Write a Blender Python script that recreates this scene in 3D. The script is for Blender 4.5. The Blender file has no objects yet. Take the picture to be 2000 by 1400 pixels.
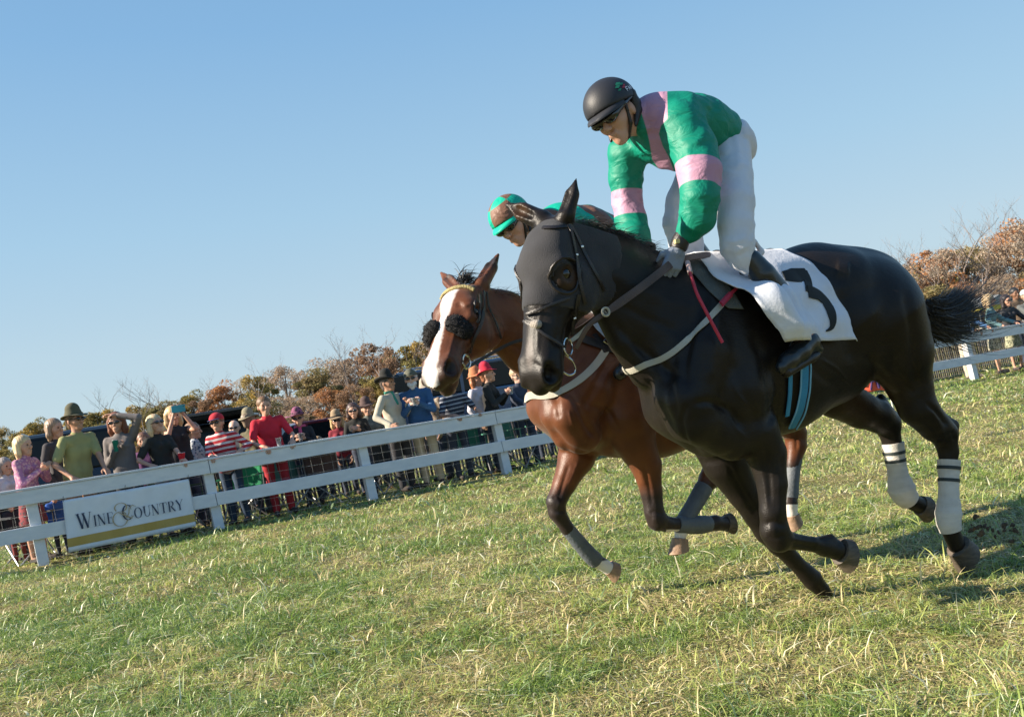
import bpy, math, random, time
import numpy as np
from mathutils import Vector, Matrix
from mathutils.bvhtree import BVHTree
T0 = time.time()
# ------------------------------------------------------------------ camera, world, sun, exposure
sc = bpy.context.scene
FP = 1950.0                      # focal length in photograph pixels (2000 px wide)
CAM_H = 1.16
ROLL = math.radians(9.0)
PITCH = math.radians(2.07)
C0 = np.array([0.0, 0.0, CAM_H])
FWD = np.array([0, math.cos(PITCH), math.sin(PITCH)])
R0 = np.array([1.0, 0, 0])
U0 = np.array([0, -math.sin(PITCH), math.cos(PITCH)])
RR = math.cos(ROLL)*R0 - math.sin(ROLL)*U0
UU = math.sin(ROLL)*R0 + math.cos(ROLL)*U0
cam = bpy.data.cameras.new('camera')
camo = bpy.data.objects.new('camera', cam)
sc.collection.objects.link(camo)
camo.matrix_world = Matrix(((RR[0], UU[0], -FWD[0], 0), (RR[1], UU[1], -FWD[1], 0), (RR[2], UU[2], -FWD[2], CAM_H), (0, 0, 0, 1)))
cam.sensor_width = 36.0
cam.lens = FP/2000*36
cam.clip_end = 5000
cam.dof.use_dof = True
cam.dof.focus_distance = 4.4
cam.dof.aperture_fstop = 11.0
sc.camera = camo
SUN_AZ = math.radians(-8)        # low on the left-hand side of the frame
SUN_EL = math.radians(27)
SUN = Vector((-math.cos(SUN_AZ)*math.cos(SUN_EL), math.sin(SUN_AZ)*math.cos(SUN_EL), math.sin(SUN_EL)))
world = bpy.data.worlds.new('World')
sc.world = world
world.use_nodes = True
wn = world.node_tree
wn.nodes.clear()
sky = wn.nodes.new('ShaderNodeTexSky')
sky.sky_type = 'NISHITA'
sky.sun_disc = False
sky.sun_elevation = SUN_EL
sky.sun_rotation = math.atan2(SUN.x, SUN.y)
sky.altitude = 200
sky.air_density = 0.9
sky.dust_density = 0.05
sky.ozone_density = 1.0
bg = wn.nodes.new('ShaderNodeBackground')
bg.inputs['Strength'].default_value = 0.115
wo = wn.nodes.new('ShaderNodeOutputWorld')
EXPOSURE = 1.2
SKY_S = 0.072
wtc = wn.nodes.new('ShaderNodeTexCoord'); wsp = wn.nodes.new('ShaderNodeSeparateXYZ'); wn.links.new(wtc.outputs['Generated'], wsp.inputs[0])
wrp = wn.nodes.new('ShaderNodeValToRGB'); wn.links.new(wsp.outputs[2], wrp.inputs[0])
def _lin(c): return [((v/255+.055)/1.055)**2.4 for v in c]
for k_, (z_, c_) in enumerate(((0.0, (193, 215, 226)), (.10, (188, 214, 230)), (.20, (170, 208, 234)), (.37, (139, 187, 229)), (.65, (108, 158, 208)), (1.0, (85, 132, 190)))):
    if k_ < 2: e_ = wrp.color_ramp.elements[k_]; e_.position = z_
    else: e_ = wrp.color_ramp.elements.new(z_)
    e_.color = (*_lin(c_), 1)
wsc = wn.nodes.new('ShaderNodeVectorMath'); wsc.operation = 'SCALE'; wsc.inputs['Scale'].default_value = 1/(SKY_S*2**EXPOSURE)
wn.links.new(wrp.outputs[0], wsc.inputs[0])
wns = wn.nodes.new('ShaderNodeVectorMath'); wns.operation = 'SCALE'; wns.inputs['Scale'].default_value = .82; wn.links.new(sky.outputs[0], wns.inputs[0])
tint = wn.nodes.new('ShaderNodeMix'); tint.data_type = 'RGBA'; tint.inputs[0].default_value = .88
wn.links.new(wns.outputs[0], tint.inputs[6]); wn.links.new(wsc.outputs[0], tint.inputs[7])
wn.links.new(tint.outputs[2], bg.inputs[0])
bg.inputs['Strength'].default_value = SKY_S
wn.links.new(bg.outputs[0], wo.inputs[0])
sl = bpy.data.lights.new('sun', 'SUN')
sl.energy = 5.0
sl.angle = math.radians(0.55)
sl.color = (1.0, 0.88, 0.72)
so = bpy.data.objects.new('sun', sl)
sc.collection.objects.link(so)
so.rotation_euler = SUN.to_track_quat('Z', 'Y').to_euler()
sc.view_settings.view_transform = 'Standard'
sc.view_settings.look = 'None'
sc.view_settings.exposure = EXPOSURE
sc.view_settings.gamma = 1.0
sc.render.engine = 'CYCLES'
try:
    sc.cycles.use_denoising = True
    sc.cycles.max_bounces = 6
    sc.cycles.transparent_max_bounces = 8
except Exception:
    pass
C = sc.collection
rng = np.random.default_rng(7)
random.seed(7)

# ------------------------------------------------------------------ helpers
def poly_sd(PX, PY, poly):
    """signed distance (positive inside) to a polygon"""
    poly = np.asarray(poly, float); n = len(poly); d = np.full(PX.shape, 1e9); ins = np.zeros(PX.shape, bool)
    for i in range(n):
        a, b = poly[i], poly[(i+1) % n]; e = b-a
        t = np.clip(((PX-a[0])*e[0]+(PY-a[1])*e[1])/(e @ e), 0, 1)
        d = np.minimum(d, np.hypot(PX-a[0]-t*e[0], PY-a[1]-t*e[1]))
        c = ((a[1] > PY) != (b[1] > PY)) & (PX < (b[0]-a[0])*(PY-a[1])/(b[1]-a[1]+1e-12)+a[0]); ins ^= c
    return np.where(ins, d, -d)
def ray(px, py):
    a = (px-1000)/FP; b = (700-py)/FP
    u = math.cos(ROLL)*a + math.sin(ROLL)*b
    v = -math.sin(ROLL)*a + math.cos(ROLL)*b
    return FWD + u*R0 + v*U0
def at(px, py, Y):
    d = ray(px, py); return C0 + d*(Y/d[1])
def on_ground(px, py, z=0.0):
    d = ray(px, py); return C0 + d*((z-CAM_H)/d[2])
def to_px(P):
    q = np.asarray(P, float) - C0
    w = q @ FWD
    return 1000+FP*(q @ RR)/w, 700-FP*(q @ UU)/w

def link(o, parent=None):
    C.objects.link(o)
    if parent is not None:
        o.parent = parent
    return o
def tag(o, label=None, cat=None, group=None, kind=None):
    if label: o['label'] = label
    if cat: o['category'] = cat
    if group: o['group'] = group
    if kind: o['kind'] = kind
    return o
def empty(name, loc=(0, 0, 0), rz=0.0, label=None, cat=None, group=None):
    o = bpy.data.objects.new(name, None)
    o.empty_display_size = 0.2
    C.objects.link(o)
    o.location = loc; o.rotation_euler = (0, 0, rz)
    return tag(o, label, cat, group)
def mesh_np(name, V, F, mat=None, parent=None, smooth=True, attrs=None, matidx=None):
    """V (n,3); F (m,k) array or list of lists"""
    me = bpy.data.meshes.new(name)
    V = np.asarray(V, np.float32)
    if isinstance(F, np.ndarray):
        m, k = F.shape
        me.vertices.add(len(V)); me.vertices.foreach_set('co', V.ravel())
        me.loops.add(m*k); me.loops.foreach_set('vertex_index', F.astype(np.int32).ravel())
        me.polygons.add(m)
        me.polygons.foreach_set('loop_start', np.arange(0, m*k, k, dtype=np.int32))
        me.polygons.foreach_set('loop_total', np.full(m, k, np.int32))
        me.update(calc_edges=True)
    else:
        me.from_pydata([tuple(map(float, v)) for v in V], [], F)
    me.polygons.foreach_set('use_smooth', np.full(len(me.polygons), smooth, bool))
    if attrs:
        for an, av in attrs.items():
            av = np.asarray(av, np.float32)
            if av.ndim == 1:
                at_ = me.attributes.new(an, 'FLOAT', 'POINT'); at_.data.foreach_set('value', av)
            else:
                at_ = me.attributes.new(an, 'FLOAT_COLOR', 'POINT'); at_.data.foreach_set('color', av.ravel())
    mats = mat if isinstance(mat, (list, tuple)) else ([mat] if mat else [])
    for m_ in mats: me.materials.append(m_)
    if matidx is not None:
        me.polygons.foreach_set('material_index', np.asarray(matidx, np.int32))
    me.update()
    o = bpy.data.objects.new(name, me)
    return link(o, parent)

class MB:
    """collects boxes, tubes, lathes, strips into one mesh"""
    def __init__(s): s.v = []; s.f = []; s.mi = []; s.n = 0
    def add(s, V, F, mi=0):
        s.v.append(np.asarray(V, float))
        for f in F: s.f.append([i+s.n for i in f]); s.mi.append(mi)
        s.n += len(V)
    def box(s, c, d, M=None, mi=0, taper=1.0):
        x, y, z = [q/2 for q in d]
        V = np.array([(-x, -y, -z), (x, -y, -z), (x, y, -z), (-x, y, -z), (-x*taper, -y*taper, z), (x*taper, -y*taper, z), (x*taper, y*taper, z), (-x*taper, y*taper, z)])
        if M is not None: V = V @ np.asarray(M).T
        V = V + np.asarray(c)
        s.add(V, [(0, 3, 2, 1), (4, 5, 6, 7), (0, 1, 5, 4), (1, 2, 6, 5), (2, 3, 7, 6), (3, 0, 4, 7)], mi)
    def tube(s, pts, r, n=8, mi=0, cap=True, flat=1.0, up=(0, 0, 1)):
        P = np.asarray(pts, float); m = len(P)
        rr = np.full(m, r) if np.isscalar(r) else np.asarray(r, float)
        T = np.gradient(P, axis=0); T /= np.linalg.norm(T, axis=1)[:, None]+1e-9
        up = np.asarray(up, float); V = []
        A0 = None
        for i in range(m):
            a = np.cross(T[i], up)
            if np.linalg.norm(a) < 1e-3: a = np.cross(T[i], (1, 0.1, 0))
            a /= np.linalg.norm(a)
            if A0 is not None and a @ A0 < 0: a = -a
            A0 = a
            b = np.cross(a, T[i])
            for k in range(n):
                t = 2*math.pi*k/n
                V.append(P[i]+rr[i]*(math.cos(t)*a*flat+math.sin(t)*b))
        F = []
        for i in range(m-1):
            for k in range(n):
                F.append((i*n+k, i*n+(k+1) % n, (i+1)*n+(k+1) % n, (i+1)*n+k))
        if cap:
            F.append(tuple(range(n))[::-1]); F.append(tuple((m-1)*n+k for k in range(n)))
        s.add(V, F, mi)
    def lathe(s, prof, c=(0, 0, 0), n=16, M=None, mi=0):
        V = []; F = []
        for r, z in prof:
            for k in range(n):
                t = 2*math.pi*k/n; V.append((r*math.cos(t), r*math.sin(t), z))
        V = np.array(V)
        if M is not None: V = V @ np.asarray(M).T
        V = V+np.asarray(c)
        for i in range(len(prof)-1):
            for k in range(n):
                F.append((i*n+k, i*n+(k+1) % n, (i+1)*n+(k+1) % n, (i+1)*n+k))
        F.append(tuple(range(n))[::-1]); F.append(tuple((len(prof)-1)*n+k for k in range(n)))
        s.add(V, F, mi)
    def prism(s, poly, y0, y1, M=None, c=(0, 0, 0), mi=0):
        """poly in xz, extruded along y"""
        n = len(poly)
        V = np.array([(x, y0, z) for x, z in poly]+[(x, y1, z) for x, z in poly])
        if M is not None: V = V @ np.asarray(M).T
        V = V+np.asarray(c)
        F = [tuple(range(n)), tuple(range(n, 2*n))[::-1]]
        for i in range(n):
            j = (i+1) % n; F.append((i, i+n, j+n, j))
        s.add(V, F, mi)
    def build(s, name, mat, parent=None, smooth=False, bevel=0):
        V = np.concatenate(s.v)
        o = mesh_np(name, V, s.f, mat, parent, smooth, matidx=s.mi if isinstance(mat, (list, tuple)) else None)
        if smooth:
            bpy_smooth_by_angle(o.data)
        if bevel:
            b = o.modifiers.new('bevel', 'BEVEL'); b.width = bevel; b.segments = 2; b.limit_method = 'ANGLE'
        return o
def bpy_smooth_by_angle(me, ang=math.radians(50)):
    import bmesh
    bm = bmesh.new(); bm.from_mesh(me)
    for e in bm.edges:
        if len(e.link_faces) == 2 and e.calc_face_angle(0) > ang: e.smooth = False
    bm.to_mesh(me); bm.free()

# ---- smooth numpy value noise
def vnoise(P, scale, seed=0):
    P = np.asarray(P, np.float32)/scale
    I = np.floor(P).astype(np.int64); f = P-I; f = f*f*(3-2*f)
    def h(ix, iy, iz):
        n = (ix*73856093) ^ (iy*19349663) ^ (iz*83492791) ^ (seed*2654435761)
        n = (n ^ (n >> 13))*1274126177 & 0x7fffffff
        return (n & 0xffff)/65535.0
    r = 0
    for dx in (0, 1):
        for dy in (0, 1):
            for dz in (0, 1):
                w = (f[..., 0] if dx else 1-f[..., 0])*(f[..., 1] if dy else 1-f[..., 1])*(f[..., 2] if dz else 1-f[..., 2])
                r = r+w*h(I[..., 0]+dx, I[..., 1]+dy, I[..., 2]+dz)
    return r

# ---- implicit surfaces: smooth unions of tapered limbs and ellipsoids, meshed by surface nets
class Sdf:
    def __init__(s, h=0.01): s.h = h; s.p = []
    def cone(s, a, ra, b, rb, k=0.03, lat=1.0, op='+'):
        s.p.append(('c', np.array(a, float), np.array(b, float), ra, rb, k, lat, op)); return s
    def chain(s, pts, rs, k=0.03, lat=1.0):
        for i in range(len(pts)-1): s.cone(pts[i], rs[i], pts[i+1], rs[i+1], k if i == 0 or k > .04 else min(k, .010), lat)
        return s
    def ell(s, c, r, k=0.03, M=None, op='+'):
        r = np.array([r]*3 if np.isscalar(r) else r, float)
        s.p.append(('e', np.array(c, float), r, M if M is None else np.asarray(M, float), k, op)); return s
    def custom(s, fn, k=0.0, op='&'):
        s.p.append(('f', fn, k, op)); return s
    def _bb(s, q):
        if q[0] == 'c':
            m = max(q[3], q[4])*max(1, q[6]) + q[5] + 3*s.h
            return np.minimum(q[1], q[2])-m, np.maximum(q[1], q[2])+m
        m = max(q[2]) + q[4] + 3*s.h
        return q[1]-m, q[1]+m
    def mesh(s, smooth=1):
        pos = [q for q in s.p if q[0] != 'f' and q[-1] == '+']
        lo = np.min([s._bb(q)[0] for q in pos], axis=0); hi = np.max([s._bb(q)[1] for q in pos], axis=0)
        n = np.ceil((hi-lo)/s.h).astype(int)+1
        D = np.full(n, 0.5, np.float32)
        ax = [(lo[i]+np.arange(n[i])*s.h).astype(np.float32) for i in range(3)]
        for q in s.p:
            if q[0] == 'f':
                X, Y, Z = np.meshgrid(*ax, indexing='ij', sparse=True)
                d = q[1](X, Y, Z)
                if q[3] == '&': D = np.maximum(D, d)
                elif q[3] == '+': D = np.minimum(D, d)
                else: D = D + d
                continue
            a, b = s._bb(q)
            i0 = np.clip(np.floor((a-lo)/s.h).astype(int), 0, n-1); i1 = np.clip(np.ceil((b-lo)/s.h).astype(int)+1, 1, n)
            if np.any(i1 <= i0): continue
            sl_ = tuple(slice(i0[i], i1[i]) for i in range(3))
            X, Y, Z = np.meshgrid(*[ax[i][sl_[i]] for i in range(3)], indexing='ij', sparse=True)
            if q[0] == 'c':
                _, A, B, ra, rb, k, lat, op = q
                ab = B-A; L2 = float(ab @ ab)+1e-12
                t = np.clip(((X-A[0])*ab[0]+(Y-A[1])*ab[1]+(Z-A[2])*ab[2])/L2, 0, 1)
                dx = X-A[0]-t*ab[0]; dy = (Y-A[1]-t*ab[1])/lat; dz = Z-A[2]-t*ab[2]
                d = np.sqrt(dx*dx+dy*dy+dz*dz)-(ra+(rb-ra)*t)
                if lat < 1: d = d*(0.5+0.5*lat)
            else:
                _, c, r, M, k, op = q
                dx, dy, dz = X-c[0], Y-c[1], Z-c[2]
                if M is not None:
                    dx, dy, dz = (M[0, 0]*dx+M[0, 1]*dy+M[0, 2]*dz, M[1, 0]*dx+M[1, 1]*dy+M[1, 2]*dz, M[2, 0]*dx+M[2, 1]*dy+M[2, 2]*dz)
                k0 = np.sqrt((dx/r[0])**2+(dy/r[1])**2+(dz/r[2])**2)
                k1 = np.sqrt((dx/r[0]**2)**2+(dy/r[1]**2)**2+(dz/r[2]**2)**2)
                d = k0*(k0-1)/(k1+1e-9)
            O = D[sl_]
            if op == '+':
                h_ = np.clip(0.5+0.5*(O-d)/k, 0, 1)
                D[sl_] = O*(1-h_)+d*h_-k*h_*(1-h_)
            else:
                h_ = np.clip(0.5-0.5*(O+d)/k, 0, 1)
                D[sl_] = O*(1-h_)-d*h_+k*h_*(1-h_)
        D[0], D[-1], D[:, 0], D[:, -1], D[:, :, 0], D[:, :, -1] = (0.1,)*6
        return nets(D, lo, s.h, smooth)

def nets(D, lo, h, smooth=1):
    nx, ny, nz = D.shape
    S = D < 0
    c = [S[dx:nx-1+dx, dy:ny-1+dy, dz:nz-1+dz] for dx in (0, 1) for dy in (0, 1) for dz in (0, 1)]
    cnt = sum(q.astype(np.uint8) for q in c)
    act = (cnt > 0) & (cnt < 8)
    I = np.argwhere(act)
    idx = np.full(act.shape, -1, np.int64); idx[act] = np.arange(len(I))
    acc = np.zeros((len(I), 3)); num = np.zeros(len(I))
    off = [np.array(o) for o in ((0, 0, 0), (1, 0, 0), (0, 1, 0), (0, 0, 1), (1, 1, 0), (1, 0, 1), (0, 1, 1), (1, 1, 1))]
    E = [(0, 1), (0, 2), (0, 3), (1, 4), (1, 5), (2, 4), (2, 6), (3, 5), (3, 6), (4, 7), (5, 7), (6, 7)]
    val = [D[tuple((I+o).T)].astype(float) for o in off]
    for a, b in E:
        va, vb = val[a], val[b]
        m = (va < 0) != (vb < 0)
        t = np.where(m, va/(va-vb+1e-12), 0)[:, None]
        p = off[a]+(off[b]-off[a])*t
        acc += np.where(m[:, None], p, 0); num += m
    V = lo+(I+acc/num[:, None])*h
    F = []
    for axn in range(3):
        o1, o2 = [(1, 2), (2, 0), (0, 1)][axn]
        sl0 = [slice(None)]*3; sl1 = [slice(None)]*3
        sl0[axn] = slice(0, -1); sl1[axn] = slice(1, None)
        A = S[tuple(sl0)]; B = S[tuple(sl1)]
        ch = np.argwhere(A != B)
        ch = ch[(ch[:, o1] > 0) & (ch[:, o2] > 0) & (ch[:, o1] < D.shape[o1]-1) & (ch[:, o2] < D.shape[o2]-1)]
        if not len(ch): continue
        flip = A[tuple(ch.T)]
        def cell(d1, d2):
            q = ch.copy(); q[:, o1] -= d1; q[:, o2] -= d2
            return idx[tuple(q.T)]
        q = np.stack([cell(1, 1), cell(0, 1), cell(0, 0), cell(1, 0)], 1)
        q[~flip] = q[~flip][:, ::-1]
        F.append(q)
    F = np.concatenate(F)
    F = F[(F >= 0).all(1)]
    for _ in range(smooth):
        a = F.ravel(); b = np.roll(F, -1, axis=1).ravel()
        ac = np.zeros_like(V); nn = np.zeros(len(V))
        for i in range(3):
            ac[:, i] = np.bincount(a, V[b, i], len(V))+np.bincount(b, V[a, i], len(V))
        nn = np.bincount(a, minlength=len(V))+np.bincount(b, minlength=len(V))
        V = V*0.45+0.55*ac/np.maximum(nn, 1)[:, None]
    return V, F

# ---- materials
MATS = {}
def mat(name, col=(0.5, 0.5, 0.5), rough=0.6, metal=0.0, noise=0.12, nscale=8.0, bump=0.0, bscale=60.0, spec=0.5, sheen=0.0, coat=0.0, trans=0.0, col2=None, stretch=None):
    if name in MATS: return MATS[name]
    m = bpy.data.materials.new(name); m.use_nodes = True
    nt = m.node_tree; N = nt.nodes; L = nt.links
    b = N['Principled BSDF']
    tc = N.new('ShaderNodeTexCoord')
    mp = N.new('ShaderNodeMapping'); L.new(tc.outputs['Object'], mp.inputs[0])
    if stretch: mp.inputs['Scale'].default_value = stretch
    nz = N.new('ShaderNodeTexNoise'); nz.inputs['Scale'].default_value = nscale; nz.inputs['Detail'].default_value = 5
    L.new(mp.outputs[0], nz.inputs['Vector'])
    rp = N.new('ShaderNodeValToRGB')
    c2 = col2 if col2 else tuple(min(1, c*(1+noise)) for c in col)
    c1 = tuple(c*(1-noise) for c in col) if not col2 else col
    rp.color_ramp.elements[0].position = 0.3; rp.color_ramp.elements[1].position = 0.7
    rp.color_ramp.elements[0].color = (*c1, 1); rp.color_ramp.elements[1].color = (*c2, 1)
    L.new(nz.outputs[0], rp.inputs[0]); L.new(rp.outputs[0], b.inputs['Base Color'])
    b.inputs['Roughness'].default_value = rough; b.inputs['Metallic'].default_value = metal
    b.inputs['Specular IOR Level'].default_value = spec
    if sheen: b.inputs['Sheen Weight'].default_value = sheen
    if coat: b.inputs['Coat Weight'].default_value = coat
    if trans: b.inputs['Transmission Weight'].default_value = trans
    if bump:
        n2 = N.new('ShaderNodeTexNoise'); n2.inputs['Scale'].default_value = bscale; n2.inputs['Detail'].default_value = 4
        L.new(mp.outputs[0], n2.inputs['Vector'])
        bp = N.new('ShaderNodeBump'); bp.inputs['Strength'].default_value = bump; bp.inputs['Distance'].default_value = 0.01
        L.new(n2.outputs[0], bp.inputs['Height']); L.new(bp.outputs[0], b.inputs['Normal'])
    MATS[name] = m
    return m
def vcol_mat(name, rough=0.7, spec=0.4, trans=0.0, noise=0.0, attr='col', bump=0.0, bscale=80, sheen=0.0):
    m = bpy.data.materials.new(name); m.use_nodes = True
    nt = m.node_tree; N = nt.nodes; L = nt.links
    b = N['Principled BSDF']; a = N.new('ShaderNodeAttribute'); a.attribute_name = attr
    L.new(a.outputs['Color'], b.inputs['Base Color'])
    b.inputs['Roughness'].default_value = rough; b.inputs['Specular IOR Level'].default_value = spec
    if sheen: b.inputs['Sheen Weight'].default_value = sheen
    if trans:
        b2 = N.new('ShaderNodeBsdfTranslucent'); L.new(a.outputs['Color'], b2.inputs[0])
        mx = N.new('ShaderNodeMixShader'); mx.inputs[0].default_value = trans
        L.new(b.outputs[0], mx.inputs[1]); L.new(b2.outputs[0], mx.inputs[2])
        L.new(mx.outputs[0], N['Material Output'].inputs[0])
    if bump:
        n2 = N.new('ShaderNodeTexNoise'); n2.inputs['Scale'].default_value = bscale
        bp = N.new('ShaderNodeBump'); bp.inputs['Strength'].default_value = bump; bp.inputs['Distance'].default_value = 0.01
        L.new(n2.outputs[0], bp.inputs['Height']); L.new(bp.outputs[0], b.inputs['Normal'])
    MATS[name] = m
    return m
LEAN = 0.065                      # the bank behind the rail tips posts and people slightly
# ------------------------------------------------------------------ setting: turf, grass
def gz(x, y):
    """height of the turf"""
    P = np.stack([np.asarray(x, float), np.asarray(y, float), np.zeros_like(np.asarray(x, float))], -1)
    return (vnoise(P, 1.3, 3)-0.5)*0.035+(vnoise(P, 0.35, 5)-0.5)*0.018
def grass_tone(P):
    """patchiness of the sward: 0 dry straw - 1 deep green"""
    a = vnoise(P, 0.55, 11)*0.42+vnoise(P, 0.17, 12)*0.38+vnoise(P, 2.4, 13)*0.2
    return np.clip((a-0.5)*3.8+0.5, 0, 1)
def ground():
    xs = np.concatenate([np.linspace(-400, -14, 14), np.linspace(-12, 16, 281), np.linspace(18, 400, 14)])
    ys = np.concatenate([[-30, -10], np.linspace(0, 26, 261), np.linspace(28, 900, 18)])
    X, Y = np.meshgrid(xs, ys, indexing='ij')
    near = np.clip((30-np.hypot(X, Y))/6, 0, 1)
    Z = gz(X, Y)*near
    V = np.stack([X, Y, Z], -1).reshape(-1, 3)
    n, m_ = X.shape
    i = np.arange(n-1)[:, None]*m_+np.arange(m_-1)[None]
    F = np.stack([i, i+m_, i+m_+1, i+1], -1).reshape(-1, 4)
    m = bpy.data.materials.new('turf'); m.use_nodes = True
    N = m.node_tree.nodes; L = m.node_tree.links; b = N['Principled BSDF']
    tc = N.new('ShaderNodeTexCoord')
    n1 = N.new('ShaderNodeTexNoise'); n1.inputs['Scale'].default_value = 1.4; n1.inputs['Detail'].default_value = 10; n1.inputs['Roughness'].default_value = 0.75
    L.new(tc.outputs['Object'], n1.inputs['Vector'])
    rp = N.new('ShaderNodeValToRGB'); e = rp.color_ramp.elements
    e[0].position = 0.35; e[0].color = (0.085, 0.10, 0.03, 1); e[1].position = 0.66; e[1].color = (0.22, 0.18, 0.08, 1)
    L.new(n1.outputs[0], rp.inputs[0]); L.new(rp.outputs[0], b.inputs['Base Color'])
    b.inputs['Roughness'].default_value = 0.95; b.inputs['Specular IOR Level'].default_value = 0.1
    n2 = N.new('ShaderNodeTexNoise'); n2.inputs['Scale'].default_value = 40; n2.inputs['Detail'].default_value = 6
    L.new(tc.outputs['Object'], n2.inputs['Vector'])
    bp = N.new('ShaderNodeBump'); bp.inputs['Strength'].default_value = 0.8; bp.inputs['Distance'].default_value = 0.03
    L.new(n2.outputs[0], bp.inputs['Height']); L.new(bp.outputs[0], b.inputs['Normal'])
    o = mesh_np('ground', V, F, m); tag(o, kind='structure')
ground()
def in_view(P, mx=0.0):
    q = P-C0; w = q @ FWD
    px = 1000+FP*(q @ RR)/w; py = 700-FP*(q @ UU)/w
    return (w > 0.5) & (px > -250-mx) & (px < 2300+mx) & (py < 1560) & (py > 0)
def grass():
    bands = [(2.4, 4.6, 15000, 0.0019, 1.0), (4.6, 7.5, 7500, 0.0026, 1.0), (7.5, 12, 3200, 0.0040, 1.05), (12, 20, 750, 0.008, 1.15), (20, 32, 230, 0.014, 1.3)]
    VV, FF, CC = [], [], []; nv = 0
    for y0, y1, dens, wd, hs in bands:
        xl, xr = -0.62*y1-0.6, 0.66*y1+0.6
        n = int((xr-xl)*(y1-y0)*dens)
        P = np.stack([rng.uniform(xl, xr, n), rng.uniform(y0, y1, n), np.zeros(n)], -1)
        P = P[in_view(P)]
        tone = grass_tone(P)
        clump = vnoise(P, 0.14, 21)
        keep = rng.random(len(P)) < 0.5+0.6*clump
        P = P[keep]; tone = tone[keep]; clump = clump[keep]; n = len(P)
        P[:, 2] = gz(P[:, 0], P[:, 1])-0.004
        dry = rng.random(n) < (0.10+0.6*(1-tone)**1.4)
        straw = rng.random(n) < 0.05
        # height & lean
        H = (0.018+0.034*clump+0.028*tone*rng.random(n))*hs*rng.uniform(0.6, 1.35, n)
        H = np.where(dry, H*0.8, H); H = np.where(straw, H*1.15, H)
        longb = rng.random(n) < 0.035
        H = np.where(longb, H*1.9+0.03, H)
        az = rng.uniform(0, 2*math.pi, n)
        az = np.where(rng.random(n) < 0.25, rng.normal(0.35, 0.9, n)+vnoise(P, .5, 31)*6, az)
        flat = rng.uniform(0.3, 3.2, n); flat = np.where(dry | straw, flat+0.9, flat); flat = np.where(longb, rng.uniform(.2, 2.6, n), flat)
        D = np.stack([np.cos(az), np.sin(az), np.zeros(n)], -1)
        fa = rng.uniform(0, math.pi, n)
        W = np.stack([np.cos(fa), np.sin(fa), np.zeros(n)], -1)
        W = W-D*(W*D).sum(-1)[:, None]*0.5
        w = wd*rng.uniform(0.6, 1.6, n)*np.where(longb, 1.35, 1); w = np.where(straw, w*1.3, w)
        seg = [0, 0.5, 1.0] if y0 >= 7 else [0, 0.38, 0.74, 1.0]
        rows = []
        for t in seg:
            bend = flat*t*t
            z = H*t/np.sqrt(1+(flat*t)**2)
            c = P+D*(H*bend/np.sqrt(1+flat**2)*1.5)[:, None]; c[:, 2] += z*np.where(flat > 2, 1-.35*t*t, 1)
            if t < 1:
                ww = (w*(1-0.55*t*t))[:, None]*W
                tw = np.array([0, 0, 1.0])[None]*(w*0.3*t*rng.choice([-1, 1], n))[:, None]
                rows += [c-ww-tw, c+ww+tw]
            else: rows += [c]
        k = len(rows)
        V = np.stack(rows, 1).reshape(-1, 3)
        base = np.arange(n)[:, None]*k
        tri = []
        for j in range(len(seg)-2):
            a = 2*j
            tri += [[a, a+1, a+3], [a, a+3, a+2]]
        a = 2*(len(seg)-2); tri += [[a, a+1, a+2]]
        F = (base[:, :, None]+np.array(tri)[None]).reshape(-1, 3)
        g1 = np.array([0.14, 0.235, 0.045]); g2 = np.array([0.40, 0.44, 0.13]); d1 = np.array([0.60, 0.50, 0.26]); s1 = np.array([0.78, 0.72, 0.50])
        mixg = np.clip(1.15-tone+rng.normal(0, 0.28, n), 0, 1)[:, None]
        col = g1*(1-mixg)+g2*mixg
        col = np.where(dry[:, None], d1*rng.uniform(0.6, 1.1, n)[:, None], col)
        col = np.where(straw[:, None], s1*rng.uniform(0.7, 1.15, n)[:, None], col)
        blu = rng.random(n) < 0.15
        col = np.where((blu & ~dry)[:, None], np.array([0.25, 0.34, 0.17])*rng.uniform(0.7, 1.3, n)[:, None], col)
        col = np.concatenate([np.clip(col*1.16, 0, .85), np.ones((n, 1))], 1)
        VV.append(V); FF.append(F+nv); CC.append(np.repeat(col, k, axis=0)); nv += len(V)
    m = vcol_mat('grass_blade', rough=0.4, spec=0.55, trans=0.35)
    o = mesh_np('grass', np.concatenate(VV), np.concatenate(FF), m, smooth=True, attrs={'col': np.concatenate(CC)})
    tag(o, 'short mown autumn grass with dry straw patches', 'grass', kind='stuff')
    print('grass tris', sum(len(f) for f in FF), time.time()-T0)
grass()
# ------------------------------------------------------------------ rail fence, banner
F0 = on_ground(90, 1103)[:2]; F1 = on_ground(1910, 742)[:2]
FDIR = (F1-F0)/np.linalg.norm(F1-F0); FN = np.array([FDIR[1], -FDIR[0]])       # FN towards the camera
SP = np.linalg.norm(F1-F0)/8
FH = .97
print('fence spacing', SP, [round(float(np.dot(on_ground(*p)[:2]-F0, FDIR)), 2) for p in ((415, 1030), (705, 975), (965, 930))])
def fpt(s, d, z):
    """s along the fence, d towards the crowd, z up (with the lean of the bank)"""
    p = F0+FDIR*s-FN*d
    return np.array([p[0]-LEAN*z, p[1], z])
def fence_hit(px, py, d):
    """point where a sight line meets the leaning plane parallel to the fence, d behind it"""
    dr = ray(px, py); n = np.array([FN[0], FN[1], FN[0]*LEAN]); o = np.array([*(F0-FN*d), 0])
    return C0+dr*(((o-C0) @ n)/(dr @ n))
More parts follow.
